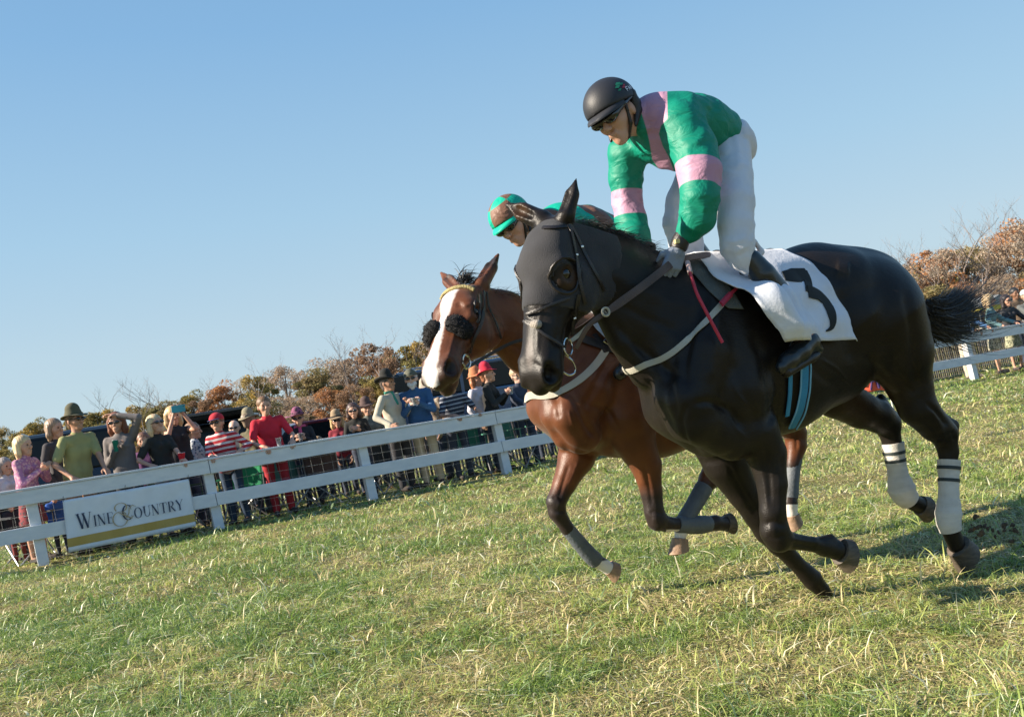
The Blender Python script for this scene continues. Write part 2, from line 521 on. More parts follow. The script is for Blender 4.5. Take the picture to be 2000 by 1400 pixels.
def fbox(mb, s0, s1, d0, d1, z0, z1, mi=0, jit=0):
    V = [fpt(s, d, z) for z in (z0, z1) for s, d in ((s0, d0), (s1, d0), (s1, d1), (s0, d1))]
    mb.add(V, [(3, 2, 1, 0), (4, 5, 6, 7), (0, 1, 5, 4), (1, 2, 6, 5), (2, 3, 7, 6), (3, 0, 4, 7)], mi)
m_paint = mat('white_fence_paint', (.58, .61, .65), rough=.6, noise=.10, nscale=5, bump=.3, bscale=30, stretch=(1, 1, 3), col2=(.68, .70, .73))
def fence():
    t = empty('rail_fence', (0, 0, 0), 0, 'white two-rail board fence between the turf and the crowd', 'fence')
    n0, n1 = -3, 12
    r = random.Random(4)
    for i in range(n0, n1+1):
        mb = MB(); s = i*SP+r.uniform(-.03, .03)
        fbox(mb, s-.065, s+.065, 0, .12, -.1, FH-.05); mb.build('post', m_paint, t, bevel=.006)
    for i in range(n0, n1, 2):
        for nm, z0, z1 in (('top_rail', FH-.21, FH-.03), ('bottom_rail', .33, .50)):
            mb = MB(); fbox(mb, i*SP+.004, (i+2)*SP-.004, -.045, -.003, z0+r.uniform(-.006, .006), z1); mb.build(nm, m_paint, t, bevel=.005)
        mb = MB(); fbox(mb, i*SP+.003, (i+2)*SP-.003, -.06, .14, FH-.027, FH); mb.build('cap_rail', m_paint, t, bevel=.004)
    mb = MB(); wires = mat('galvanised_wire', (.5, .51, .5), rough=.5, metal=.2)
    S0, S1 = n0*SP, n1*SP
    for z in (.06, .17, .28, .39, .52, .63, .74, .84):
        P = [fpt(s, .135+.008*math.sin(s*2+z*9), z+.006*math.sin(s*3.1)) for s in np.arange(S0, S1, .4)]
        mb.tube(P, .0017, 4, cap=False)
    for s in np.arange(S0, S1, .15): mb.tube([fpt(s, .137, .02), fpt(s+.003, .14, .86)], .0012, 3, cap=False)
    mb.build('wire_mesh', wires, t)
    t2 = empty('snow_fence', (0, 0, 0), 0, 'dark wooden picket snow fence standing just behind the white rail fence', 'fence')
    mb = MB(); mk = mat('dark_picket', (.10, .08, .068), rough=.9, noise=.4, bump=.4, bscale=40)
    rr = random.Random(8); s = .6*SP
    while s < 12*SP:
        w = rr.uniform(.034, .042); tl = rr.uniform(-.012, .012)
        z1 = .95+rr.uniform(-.02, .015)
        V = [fpt(s-w/2, 2.3, 0), fpt(s+w/2, 2.3, 0), fpt(s+w/2+tl, 2.3, z1), fpt(s-w/2+tl, 2.3, z1), fpt(s-w/2, 2.312, 0), fpt(s+w/2, 2.312, 0), fpt(s+w/2+tl, 2.312, z1), fpt(s-w/2+tl, 2.312, z1)]
        mb.add(V, [(0, 1, 2, 3), (7, 6, 5, 4), (0, 4, 5, 1), (1, 5, 6, 2), (2, 6, 7, 3), (3, 7, 4, 0)])
        s += .066
    mb.build('picket_panel', mk, t2)
    mb = MB()
    for z in (.12, .4, .7): mb.tube([fpt(s, 2.295, z) for s in np.arange(1.02*SP, 10.6*SP, .4)], .004, 4)
    mb.build('binding_wire', wires, t2)
    for i in range(1, 11):
        mb = MB(); mb.tube([fpt(i*SP+.9, 2.33, -.1), fpt(i*SP+.9, 2.33, .9)], .014, 6); mb.build('stake', mat('steel_stake', (.12, .13, .12), rough=.6, metal=.5), t2)
fence()
# lettering: thick and thin strokes with hairline serifs, unit box 0..1 high
def glyph(ch):
    T, t = .17, .045; R = []       # rectangles/strokes: (polyline, width list)
    def ln(a, b, w): R.append(([a, b], [w, w]))
    def sf(x, y, w=.13): R.append(([(x-w, y), (x+w, y)], [.032, .032]))
    def arc(cx, cy, rx, ry, a0, a1, wv, wh, n=20):
        P = []; W = []
        for i in range(n+1):
            a = math.radians(a0+(a1-a0)*i/n); P.append((cx+rx*math.cos(a), cy+ry*math.sin(a))); W.append(wh+(wv-wh)*abs(math.cos(a))**1.5)
        R.append((P, W))
    if ch == 'W':
        ln((.12, 1), (.42, 0), T); ln((.42, 0), (.66, 1), t); ln((.56, 1), (.88, 0), T); ln((.88, 0), (1.16, 1), t); sf(.12, .985, .15); sf(.6, .985, .15); sf(1.16, .985, .1); return R, 1.3
    if ch == 'I': ln((.2, 0), (.2, 1), T); sf(.2, .985, .17); sf(.2, .015, .17); return R, .42
    if ch == 'N': ln((.16, 0), (.16, 1), t); ln((.14, 1), (.78, 0), T); ln((.80, 0), (.80, 1), t); sf(.12, .985, .12); sf(.16, .015, .13); sf(.80, .985, .13); return R, 1.0
    if ch == 'E': ln((.2, 0), (.2, 1), T); ln((.1, .985), (.7, .985), .035); ln((.1, .015), (.74, .015), .035); ln((.2, .52), (.56, .52), .035); ln((.70, 1), (.72, .78), .05); ln((.73, 0), (.76, .25), .05); ln((.56, .42), (.56, .62), .04); return R, .86
    if ch == 'C': arc(.52, .5, .40, .49, 50, 310, T, .035); ln((.80, .98), (.82, .66), .04); ln((.80, .05), (.84, .30), .03); return R, .98
    if ch == 'O': arc(.5, .5, .40, .49, 0, 360, T, .035, 32); return R, 1.04
    if ch == 'U': ln((.2, 1), (.2, .34), T); arc(.5, .34, .30, .33, 180, 360, .10, .04); ln((.80, .34), (.80, 1), t); sf(.2, .985, .17); sf(.80, .985, .13); return R, 1.0
    if ch == 'T': ln((.44, 0), (.44, 1), T); ln((.04, .985), (.84, .985), .04); ln((.05, 1), (.02, .74), .04); ln((.83, 1), (.86, .74), .04); sf(.44, .015, .17); return R, .92
    if ch == 'R': ln((.2, 0), (.2, 1), T); arc(.42, .75, .28, .235, -90, 90, T*.9, .035); ln((.2, .985), (.44, .985), .035); ln((.2, .515), (.44, .515), .035); ln((.42, .5), (.86, .0), T*.85); sf(.2, .015, .17); sf(.90, .015, .08); return R, .98
    if ch == 'Y': ln((.1, 1), (.46, .46), T); ln((.84, 1), (.46, .46), t); ln((.46, .5), (.46, 0), T); sf(.1, .985, .14); sf(.84, .985, .12); sf(.46, .015, .17); return R, .92
    if ch == '&':
        arc(.42, .24, .42, .44, -20, -330, .085, .03, 30); arc(.52, .92, .34, .27, -60, 220, .08, .03, 24)
        R.append(([(.35, .66), (.55, .52), (.8, .34), (1.05, .18), (1.2, .3)], [.03, .08, .10, .07, .03])); R.append(([(.75, .2), (.95, .5), (1.0, .8), (1.2, .95), (1.4, .8)], [.03, .06, .05, .05, .02])); return R, 1.3
    return R, .5
def stroke_text(mb, txt, org, ex, ey, h, sizes, nrm, gap=.05, mi=0):
    x = 0.0
    for ch, k in zip(txt, sizes):
        R, adv = glyph(ch); s = h*k; j = 0
        for P, W in R:
            j += 1
            Q = np.array([org+ex*(x+a*s)+ey*(b*s)+nrm*(.0004*j) for a, b in P]); n = len(Q)
            T_ = np.gradient(Q, axis=0); T_ /= np.linalg.norm(T_, axis=1)[:, None]; N_ = np.cross(T_, nrm)
            V = []; 
            for i in range(n): V += [Q[i]-N_[i]*W[i]*s*.5, Q[i]+N_[i]*W[i]*s*.5]
            mb.add(V, [(2*i, 2*i+1, 2*i+3, 2*i+2) for i in range(n-1)], mi)
        x += (adv+gap)*s
    return x
def banner():
    t = empty('banner', fpt(1, -.1, 0), 0, 'white sponsor banner with dark blue serif lettering and gold stripe tied to the fence', 'banner')
    t.location = (0, 0, 0)
    d = -.075
    TL, TR, BR, BL = [fence_hit(a, b, d) for a, b in ((122, 977), (369, 935), (383, 1027), (134, 1079))]
    nr = np.array([FN[0], FN[1], FN[0]*LEAN]); nr /= np.linalg.norm(nr)
    def pt(u, v, o=0): 
        p = (TL*(1-u)+TR*u)*(1-v)+(BL*(1-u)+BR*u)*v
        return p+nr*(o+.006*math.sin(u*11+v*3)+.004*math.sin(v*9+u*23))
    n, m_ = 40, 16; V = [pt(i/n, j/m_) for j in range(m_+1) for i in range(n+1)]
    F = [(j*(n+1)+i, (j+1)*(n+1)+i, (j+1)*(n+1)+i+1, j*(n+1)+i+1) for j in range(m_) for i in range(n)]
    o = mesh_np('sheet', V, F, mat('banner_vinyl', (.66, .70, .76), rough=.55, noise=.04), t); md = o.modifiers.new('thickness', 'SOLIDIFY'); md.thickness = .002; md.offset = -1
    mb = MB(); n2 = 40
    V = [pt(i/n2, v, .004) for v in (.735, .90) for i in range(n2+1)]
    mb.add(V, [(i, n2+1+i, n2+2+i, i+1) for i in range(n2)]); mb.build('gold_stripe', mat('gold_print', (.42, .29, .07), rough=.5, noise=.06), t)
    ex = (TR+BR-TL-BL)/2; Wd = np.linalg.norm(ex); ex /= Wd; ey = (TL+TR-BL-BR)/2; Hh = np.linalg.norm(ey); ey /= Hh
    org = pt(.085, .60, 0)+nr*.013
    mb = MB(); h = Hh*.30
    w1 = stroke_text(mb, 'WINE', org, ex, ey, h, [1, .72, .72, .72], nr)
    org2 = org+ex*(w1+h*.62); mb2 = MB()
    w2 = stroke_text(mb2, 'COUNTRY', org2, ex, ey, h, [1.0, .70, .70, .70, .70, .70, .70], nr)
    # fit to the printed width
    tot = w1+h*.62+w2; k = .84*Wd/tot
    for b_ in (mb, mb2):
        V = np.concatenate(b_.v); rel = V-org; xx = rel @ ex; V = V+np.outer(xx*(k-1), ex); b_.v = [V]
        b_.build('lettering', mat('navy_print', (.02, .035, .08), rough=.6), t)
    mb = MB(); stroke_text(mb, '&', org+ex*((w1-h*.16)*k)-ey*h*.1+nr*.004, ex, ey, h*1.15, [.95], nr); mb.build('ampersand', mat('bronze_print', (.38, .31, .2), rough=.6), t)
    for px_, py_ in ((124, 979), (368, 937), (245, 957)):
        p = fence_hit(px_, py_, d)+nr*.006; mb = MB(); mb.tube([p, p+np.array([0, 0, .04]), fence_hit(px_, py_-12, -.02)], .003, 5); mb.build('tie', mat('cable_tie', (.05, .05, .05)), t)
banner()
# ------------------------------------------------------------------ trees, vehicles, stall
def leafy(seed, H_, Wd, cols, n=3600, low=.08, leaf=.20):
    r = np.random.default_rng(seed); nc = 46
    # clump centres fill an uneven crown
    th = r.uniform(0, 2*math.pi, nc); zz = r.uniform(low, .97, nc)
    prof = np.interp(zz, [0, .15, .45, .75, 1.0], [.55, .85, 1.0, .72, .18])
    rad = Wd*prof*np.sqrt(r.uniform(.05, 1, nc))*r.uniform(.75, 1.15, nc)
    cc = np.stack([rad*np.cos(th), rad*np.sin(th), zz*H_*r.uniform(.93, 1.05, nc)], 1)
    cr = r.uniform(.35, .95, nc)*Wd*.36
    k = r.integers(0, nc, n); d = r.normal(size=(n, 3)); d /= np.linalg.norm(d, axis=1)[:, None]
    P = cc[k]+d*(cr[k]*r.uniform(.3, 1.05, n)**.5)[:, None]*np.array([1, 1, .8])
    P[:, 2] = np.maximum(P[:, 2], .05)
    a = r.normal(size=(n, 3)); a /= np.linalg.norm(a, axis=1)[:, None]; b = np.cross(a, r.normal(size=(n, 3))); b /= np.linalg.norm(b, axis=1)[:, None]
    s = (leaf*r.uniform(.5, 1.3, n))[:, None]
    V = np.stack([P-a*s*.5, P-b*s*.35, P+a*s*.5, P+b*s*.35], 1).reshape(-1, 3)
    F = np.arange(n*4).reshape(-1, 4)
    cb = np.array(cols); ci = r.integers(0, len(cb), nc)
    col = cb[ci[k]]*r.uniform(.7, 1.3, n)[:, None]
    col = np.concatenate([np.clip(col, 0, 1), np.ones((n, 1))], 1)
    return V, F, np.repeat(col, 4, axis=0), cc
def branchy(mb, p, d, L_, r0, depth, rr, nseg=3):
    pts = [p]; q = p; dd = d
    for i in range(nseg):
        dd = unit_(dd+np.array([rr.gauss(0, .13), rr.gauss(0, .13), rr.gauss(.05, .08)])); q = q+dd*L_/nseg; pts.append(q)
    mb.tube(pts, np.linspace(r0, r0*.55, len(pts)), 5 if depth > 2 else 3, cap=False)
    if depth <= 0: return
    for i in range(3 if depth > 1 else 4):
        t = rr.uniform(.35, 1); a = rr.uniform(0, 6.28); k = np.array([math.cos(a), math.sin(a), rr.uniform(.1, .8)])
        b = pts[0]*(1-t)+q*t if nseg < 2 else pts[min(nseg, int(t*nseg+.5))]
        branchy(mb, b, unit_(dd*.75+k*.75), L_*rr.uniform(.5, .72), r0*.5, depth-1, rr)
def unit_(v): return v/np.linalg.norm(v)
def trees():
    lm = vcol_mat('autumn_leaf', rough=.7, spec=.2, trans=.3)
    bark = mat('bark', (.13, .105, .085), rough=.9, noise=.3, bump=.5, bscale=12)
    twig = mat('grey_twig', (.24, .20, .18), rough=.9, noise=.2)
    kinds = [('green', 'olive green broad tree', [(.22, .20, .09), (.27, .23, .10), (.32, .25, .12)]),  # leaf tones lightened and dulled to stand in for distance haze
             ('rust', 'rust orange tree', [(.46, .24, .11), (.52, .28, .13), (.38, .20, .11)]),
             ('brown', 'brown leaved oak', [(.30, .19, .12), (.36, .23, .14), (.24, .16, .11)]),
             ('gold', 'golden yellow tree', [(.42, .30, .09), (.34, .26, .09), (.25, .22, .08)]),
             ('tan', 'tan and grey half bare tree', [(.42, .33, .24), (.46, .34, .24), (.34, .29, .23)])]
    protos = {}
    for ki, (k, lab, cols) in enumerate(kinds):
        for v in range(2):
            V, F, col, cc = leafy(31*ki+v, 8.0, 2.9, cols, n=10000 if k != 'tan' else 6000, leaf=.20 if k != 'tan' else .15)
            mb = MB(); rr = random.Random(ki*7+v)
            mb.tube([(0, 0, -.2), (.05, .02, 2), (.0, .08, 4.5), (.1, .05, 7)], [.2, .16, .1, .04], 7)
            for c in cc[::3]: 
                z = max(1.0, c[2]*.6); mb.tube([(0.02, .02, z), tuple(c*.6+np.array([0, 0, z])*.4), tuple(c)], [.07, .04, .015], 4)
            protos[(k, v)] = ((V, F, col), mb)
    built = {}
    def place(kind, v, x, y, h, wsc, rz, label, grp):
        sc_ = h/8.0
        key = (kind, v)
        root = empty('tree', (x, y, 0), rz, label, 'tree', grp)
        root.scale = (sc_*wsc, sc_*wsc, sc_)
        if key not in built:
            (V, F, col), mb = protos[key]
            c = mesh_np('crown', V, F, lm, root, smooth=False, attrs={'col': col}); t = mb.build('trunk', bark, root, True); built[key] = (c, t)
        else:
            for o in built[key]:
                c = o.copy(); C.objects.link(c); c.parent = root
    labs = {'green': ('olive green leafy tree in the wood edge behind the crowd', 'green trees in the wood edge'),
            'rust': ('rust orange autumn tree in the wood edge behind the crowd', 'orange trees in the wood edge'),
            'brown': ('dull brown leaved tree in the wood edge behind the crowd', 'brown trees in the wood edge'),
            'gold': ('golden yellow autumn tree in the wood edge behind the crowd', 'golden trees in the wood edge'),
            'tan': ('thin tan half bare tree in the wood edge behind the crowd', 'half bare trees in the wood edge')}
    rr = random.Random(21)
    def topline(px): return np.interp(px, [-150, 0, 100, 160, 230, 300, 400, 480, 600, 720, 800, 900, 1700, 1760, 1850, 1930, 2000, 2150], [95, 100, 96, 104, 100, 108, 108, 128, 130, 138, 150, 160, 150, 150, 152, 148, 178, 190])
    zone = {0: ['gold', 'gold', 'green', 'tan'], 1: ['green', 'gold', 'brown'], 2: ['gold', 'tan', 'rust', 'green', 'tan'], 3: ['brown', 'tan', 'green', 'gold', 'tan'], 4: ['gold', 'green', 'tan', 'tan', 'rust']}
    px = -140; cnt = 0
    while px < 2160:
        Y = 100+rr.uniform(-6, 8)
        z = 0 if px < 250 else 1 if px < 440 else 2 if px < 700 else 3 if px < 1400 else 4
        kind = rr.choice(zone[z])
        hz = 930-.1585*px
        h = 1.16+topline(px)*rr.uniform(.84, 1.03)*Y/FP
        w = at(px, hz, Y)
        place(kind, rr.randint(0, 1), w[0], w[1], h, rr.uniform(.9, 1.35), rr.uniform(0, 6.28), *labs[kind]); cnt += 1
        px += rr.uniform(22, 36)
    # a second, lower row in front: scrub and small trees
    px = -140
    while px < 2160:
        Y = 86+rr.uniform(-4, 6); z = 0 if px < 250 else 1 if px < 440 else 2 if px < 700 else 3 if px < 1400 else 4
        kind = rr.choice(zone[z]); hz = 930-.1585*px; h = 1.16+topline(px)*rr.uniform(.36, .58)*Y/FP; w = at(px, hz, Y)
        place(kind, rr.randint(0, 1), w[0], w[1], h, rr.uniform(1.3, 1.9), rr.uniform(0, 6.28), *labs[kind]); cnt += 1
        px += rr.uniform(34, 58)
    # tall bare trees above the line
    bp = []
    for v in range(3):
        mb = MB(); q = random.Random(50+v)
        branchy(mb, np.array([0, 0, 0.0]), np.array([0, 0, 1.0]), 5.2, .10, 4, q, 4); bp.append(mb)
    first = {}
    for i, (px, top) in enumerate(((20, 112), (215, 140), (300, 128), (332, 148), (420, 132), (520, 138), (640, 152), (715, 170), (760, 160), (855, 170), (1740, 172), (1765, 168), (1828, 175), (1862, 160), (1905, 205), (1925, 190), (1990, 210), (2060, 200))):
        Y = 97+rr.uniform(-5, 6); w = at(px, 930-.1585*px, Y); h = 1.16+top*Y/FP
        root = empty('bare_tree', (w[0]-LEAN*h, w[1], 0), rr.uniform(0, 6.28), 'leafless grey tree rising above the autumn wood edge', 'tree', 'bare trees in the wood edge')
        v = i % 3; root.scale = (h/9.4, h/9.4, h/9.4)
        if v not in first: first[v] = bp[v].build('branches', twig, root, True)
        else: c = first[v].copy(); C.objects.link(c); c.parent = root
    print('trees', cnt)
trees()
def vehicle(name, x, y, rz, col, label, L_=4.8, Wd=1.9, Hh=1.78, sedan=False, hatch=False, van=False):
    t = empty(name, (x, y, 0), rz, label, 'car')
    paint = mat('paint_'+'_'.join(str(int(c*255)) for c in col), col, rough=.25, coat=.6, noise=.03)
    gl = mat('tinted_glass', (.008, .010, .012), rough=.12, spec=.25, noise=.1); rub = mat('tyre_rubber', (.02, .02, .02), rough=.9); rim = mat('alloy_rim', (.45, .45, .46), rough=.35, metal=.8)
    bh = Hh*(.58 if not van else .70)
    # lower body: rounded profile extruded and bevelled
    pr = [(-L_/2, .35), (-L_/2+.05, .3), (L_/2-.1, .28), (L_/2, .45), (L_/2-.03, bh*.78), (L_/2-.35, bh*.9), (L_*.22, bh), (-L_/2+.08, bh), (-L_/2, bh*.85)]
    mb = MB(); mb.prism(pr, -Wd/2, Wd/2); b = mb.build('body', paint, t, bevel=.06)
    x0, x1 = (-L_/2+.10, L_*.22) if not sedan else (-L_*.36, L_*.2)
    rp = [(x0, bh-.02), (x1, bh-.02), (x1-.62, Hh-.06), (x1-.9, Hh), (x0+.25 if not sedan else x0+.8, Hh), (x0+.1 if not sedan else x0+.55, Hh-.05)]
    mb = MB(); mb.prism(rp, -Wd/2+.12, Wd/2-.12); mb.build('cabin', gl, t, bevel=.05)
    mb = MB(); mb.prism([(x0+.12 if not sedan else x0+.6, Hh-.07), (x1-.66, Hh-.07), (x1-.9, Hh+.02), (x0+.25 if not sedan else x0+.8, Hh+.02)], -Wd/2+.10, Wd/2-.10); mb.build('roof', paint, t, bevel=.03)
    for s in (-1, 1):
        for xx in (x0+.1, (x0+x1)/2-.3, x1-.7): mb = MB(); mb.box((xx, s*(Wd/2-.11), (bh+Hh)/2-.03), (.07, .03, Hh-bh-.02)); mb.build('pillar', paint, t)
        mb = MB(); mb.box((x1-.35, s*(Wd/2+.08), bh+.06), (.12, .16, .12)); mb.build('wing_mirror', paint, t, bevel=.03)
        mb = MB(); mb.box((L_/2-.06, s*(Wd/2-.28), bh*.7), (.1, .34, .14)); mb.build('headlight', mat('lamp_glass', (.6, .6, .6), rough=.15), t, bevel=.02)
        mb = MB(); mb.box((-L_/2+.03, s*(Wd/2-.14), bh*.8), (.1, .16, .26)); mb.build('tail_light', mat('tail_red', (.35, .02, .02), rough=.2), t, bevel=.02)
        for xx in (-L_*.3, L_*.31):
            R = Matrix.Rotation(math.pi/2, 3, 'X')
            w = MB(); w.lathe([(.2, -.11), (.33, -.11), (.36, -.07), (.36, .07), (.33, .11), (.2, .11)], (xx, s*(Wd/2-.1), .36), 24, np.array(R)); wh = w.build('wheel', rub, t, True)
            w = MB(); w.lathe([(.02, -.115), (.2, -.115), (.22, -.09), (.22, .09), (.2, .115), (.02, .115)], (xx, s*(Wd/2-.1), .36), 16, np.array(R)); w.build('rim', rim, wh, True)
    if not sedan:
        for s in (-1, 1): mb = MB(); mb.tube([(x0+.4, s*(Wd/2-.25), Hh+.07), (x1-1.1, s*(Wd/2-.25), Hh+.07)], .02, 6); mb.build('roof_rail', rim, t)
    if hatch:
        mb = MB(); mb.prism([(x0+.2, Hh-.02), (x0+.15, Hh+.06), (x0-1.05, Hh+.22), (x0-1.05, Hh+.14)], -Wd/2+.12, Wd/2-.12); hh = mb.build('tailgate', paint, t, bevel=.02)
    return t
FA = math.atan2(FDIR[1], FDIR[0])
def cars():
    w = at(170, 930-.1585*170, 21); vehicle('parked_car', w[0]-.3, w[1], FA+1.5, (.012, .014, .02), 'large black estate car parked behind the man in the yellow shirt', 5.2, 2.0, 1.80)
    w = at(372, 930-.1585*372, 24); vehicle('parked_car', w[0]+.8, w[1]+.8, FA+1.25, (.01, .011, .014), 'black car with raised tailgate parked behind the woman with the phone', 4.7, 1.9, 1.62, hatch=True)
    w = at(985, 930-.1585*985, 22.5); vehicle('parked_van', w[0], w[1], FA-.3, (.02, .055, .13), 'navy blue van parked behind the woman in the red hat', 5.4, 2.0, 1.98, van=True)
    w = at(625, 930-.1585*625, 26); vehicle('parked_car', w[0], w[1], FA+.1, (.12, .012, .025), 'burgundy saloon car parked behind the floral wide hat', 4.6, 1.8, 1.30, sedan=True)
    w = at(1905, 930-.1585*1905, 46)
    t = empty('refreshment_stall', (w[0], w[1], 0), FA, 'open stall with grey canopy roof and yellow fascia on the right', 'stall')
    t.scale = (.7, .7, .88)
    mb = MB(); mb.prism([(-2.1, 2.0), (2.1, 2.0), (0, 2.5)], -2.1, 2.1); mb.build('roof', mat('grey_canvas', (.3, .31, .31), rough=.8), t)
    mb = MB()
    for s in (-1, 1): mb.box((0, s*2.02, 1.9), (4.05, .03, .24)); mb.box((s*2.02, 0, 1.9), (.03, 4, .24))
    mb.build('fascia', mat('yellow_vinyl', (.5, .42, .05), rough=.6), t)
    for a in (-1.9, 1.9):
        for b in (-1.9, 1.9): mb = MB(); mb.tube([(a, b, 0), (a, b, 2)], .04, 8); mb.build('pole', rim_m(), t)
    mb = MB(); mb.box((0, -1.6, .95), (3.6, .5, .06)); mb.box((0, -1.4, .47), (3.5, .04, .9)); mb.build('counter', mat('counter_board', (.5, .48, .42)), t)
def rim_m(): return MATS.get('alloy_rim') or mat('alloy_rim', (.45, .45, .46), rough=.35, metal=.8)
cars()
# ------------------------------------------------------------------ horses
def ss(a, b, x): 
    t = np.clip((x-a)/(b-a), 0, 1); return t*t*(3-2*t)
class Frame:
    """a horse's own upright mid-plane; x = forward, y = its left side, z = up"""
    def __init__(s, px, py, Y, phi):
        p = math.radians(phi); s.phi = p
        s.hv = np.array([-math.cos(p), -math.sin(p), 0]); s.lt = np.array([math.sin(p), -math.cos(p), 0]); s.z = np.array([0, 0, 1.0])
        Q = at(px, py, Y); s.O = np.array([Q[0], Q[1], 0.0])
        s.R = np.stack([s.hv, s.lt, s.z])
        s.rz = math.atan2(s.hv[1], s.hv[0])
    def L(s, px, py, l=0.0):
        d = ray(px, py); t = ((s.O-C0) @ s.lt + l)/(d @ s.lt)
        return s.R @ (C0+d*t-s.O)
    def W(s, p): return s.O + np.asarray(p) @ s.R
    def m(s, rpx, px, py, l=0.0):
        w = (s.W(s.L(px, py, l))-C0) @ FWD
        return rpx*w/FP
    def K(s, px, py, l, rpx): return s.L(px, py, l), s.m(rpx, px, py, l)
    def ray_local(s, px, py):
        return s.R @ (C0-s.O), s.R @ ray(px, py)

def chain_px(S, fr, pts, k=0.03, lat=1.0):
    q = [fr.K(*p) for p in pts]
    for i in range(len(q)-1):
        S.cone(q[i][0], q[i][1], q[i+1][0], q[i+1][1], k if i == 0 or k > .04 else min(k, .014), lat)
    return q

def head_frame(fr, poll, muzzle, yaw, roll=0.0, lp=0.0, lm=0.0, wide=1.0):
    O = fr.L(poll[0], poll[1], lp); M_ = fr.L(muzzle[0], muzzle[1], lm)
    T = M_-O; T /= np.linalg.norm(T)
    # forward normal of the face, in the mid-plane, then turned by yaw about T
    N = np.array([0, 1.0, 0]); N = np.cross(N, T); N /= np.linalg.norm(N)
    if N[0] < 0: N = -N
    W_ = np.cross(N, T)                  # lateral
    if W_[1] < 0: W_ = -W_
    c, s_ = math.cos(yaw), math.sin(yaw)
    N2 = N*c+W_*s_; W2 = W_*c-N*s_
    gt = np.linalg.norm(M_-O)/.62
    return O, T, N2, W2, gt, wide
def hp(H, t, n, w=0.0): return H[0]+H[1]*t*H[4]+(H[2]*n+H[3]*w)*H[5]

def head_prims(S, H, e=0.0, k=0.03, ears=True, mouth=True):
    g = H[5]
    def c(a, ra, b, rb, k_=k): S.cone(hp(H, *a), ra*g+e, hp(H, *b), rb*g+e, k_)
    c((0.02, -0.03, 0), .070, (.13, -.006, 0), .088, .04)
    for s in (1, -1):
        c((.06, .012, s*.028), .052, (.17, .022, s*.05), .05)
        c((.165, .024, s*.07), .034, (.225, .012, s*.073), .030, .02)
        c((.19, -.045, s*.055), .06, (.38, -.01, s*.035), .04)
        c((.15, -.115, s*.048), .078, (.24, -.085, s*.045), .074)
        c((.22, -.115, s*.03), .055, (.40, -.07, s*.018), .03)
        c((.24, -.028, s*.085), .012, (.37, -.02, s*.06), .010, .02)
    c((.13, .008, 0), .072, (.30, .0, 0), .062)
    c((.30, .0, 0), .062, (.50, -.006, 0), .050)
    for s in (1, -1):
        c((.42, -.01, s*.022), .045, (.56, -.016, s*.034), .050)
        c((.525, .012, s*.046), .026, (.59, -.004, s*.046), .027, .015)
    c((.38, -.075, 0), .038, (.54, -.072, 0), .034, .015)
    c((.56, -.015, 0), .045, (.605, -.022, 0), .036, .02)
    c((.54, -.080, 0), .034, (.586, -.078, 0), .030, .012)
    if mouth:
        for s in (1, -1):
            S.cone(hp(H, .540, .026, s*.074), .012*g, hp(H, .582, .008, s*.074), .026*g, .006, op='-')
            S.cone(hp(H, .550, .016, s*.058), .010*g, hp(H, .578, .004, s*.052), .015*g, .006, op='-')
            S.cone(hp(H, .47, -.055, s*.068), .005, hp(H, .63, -.048, s*.03), .007, .006, op='-')
            S.ell(hp(H, .197, .016, s*.112), .022*g, .012, op='-')
def ear(S, H, w, tip, e=0.0, hollow=True):
    """tip in head coords; hollow turned forward"""
    b = hp(H, -.02, -.01, w*.6); B = hp(H, -.045, .0, w); Tp = hp(H, *tip)
    mid = B*.45+Tp*.55
    S.cone(b, .038+e, B, .034+e, .02)
    S.cone(B, .034+e, mid, .031+e, .012); S.cone(mid, .027+e, Tp, .004+e, .01)
    f = H[2]
    if not hollow: return
    S.cone(B*.85+Tp*.15+f*.032, .014, mid+f*.030, .018, .008, op='-')
    S.cone(mid+f*.030, .018, Tp*.85+B*.15+f*.016, .006, .006, op='-')

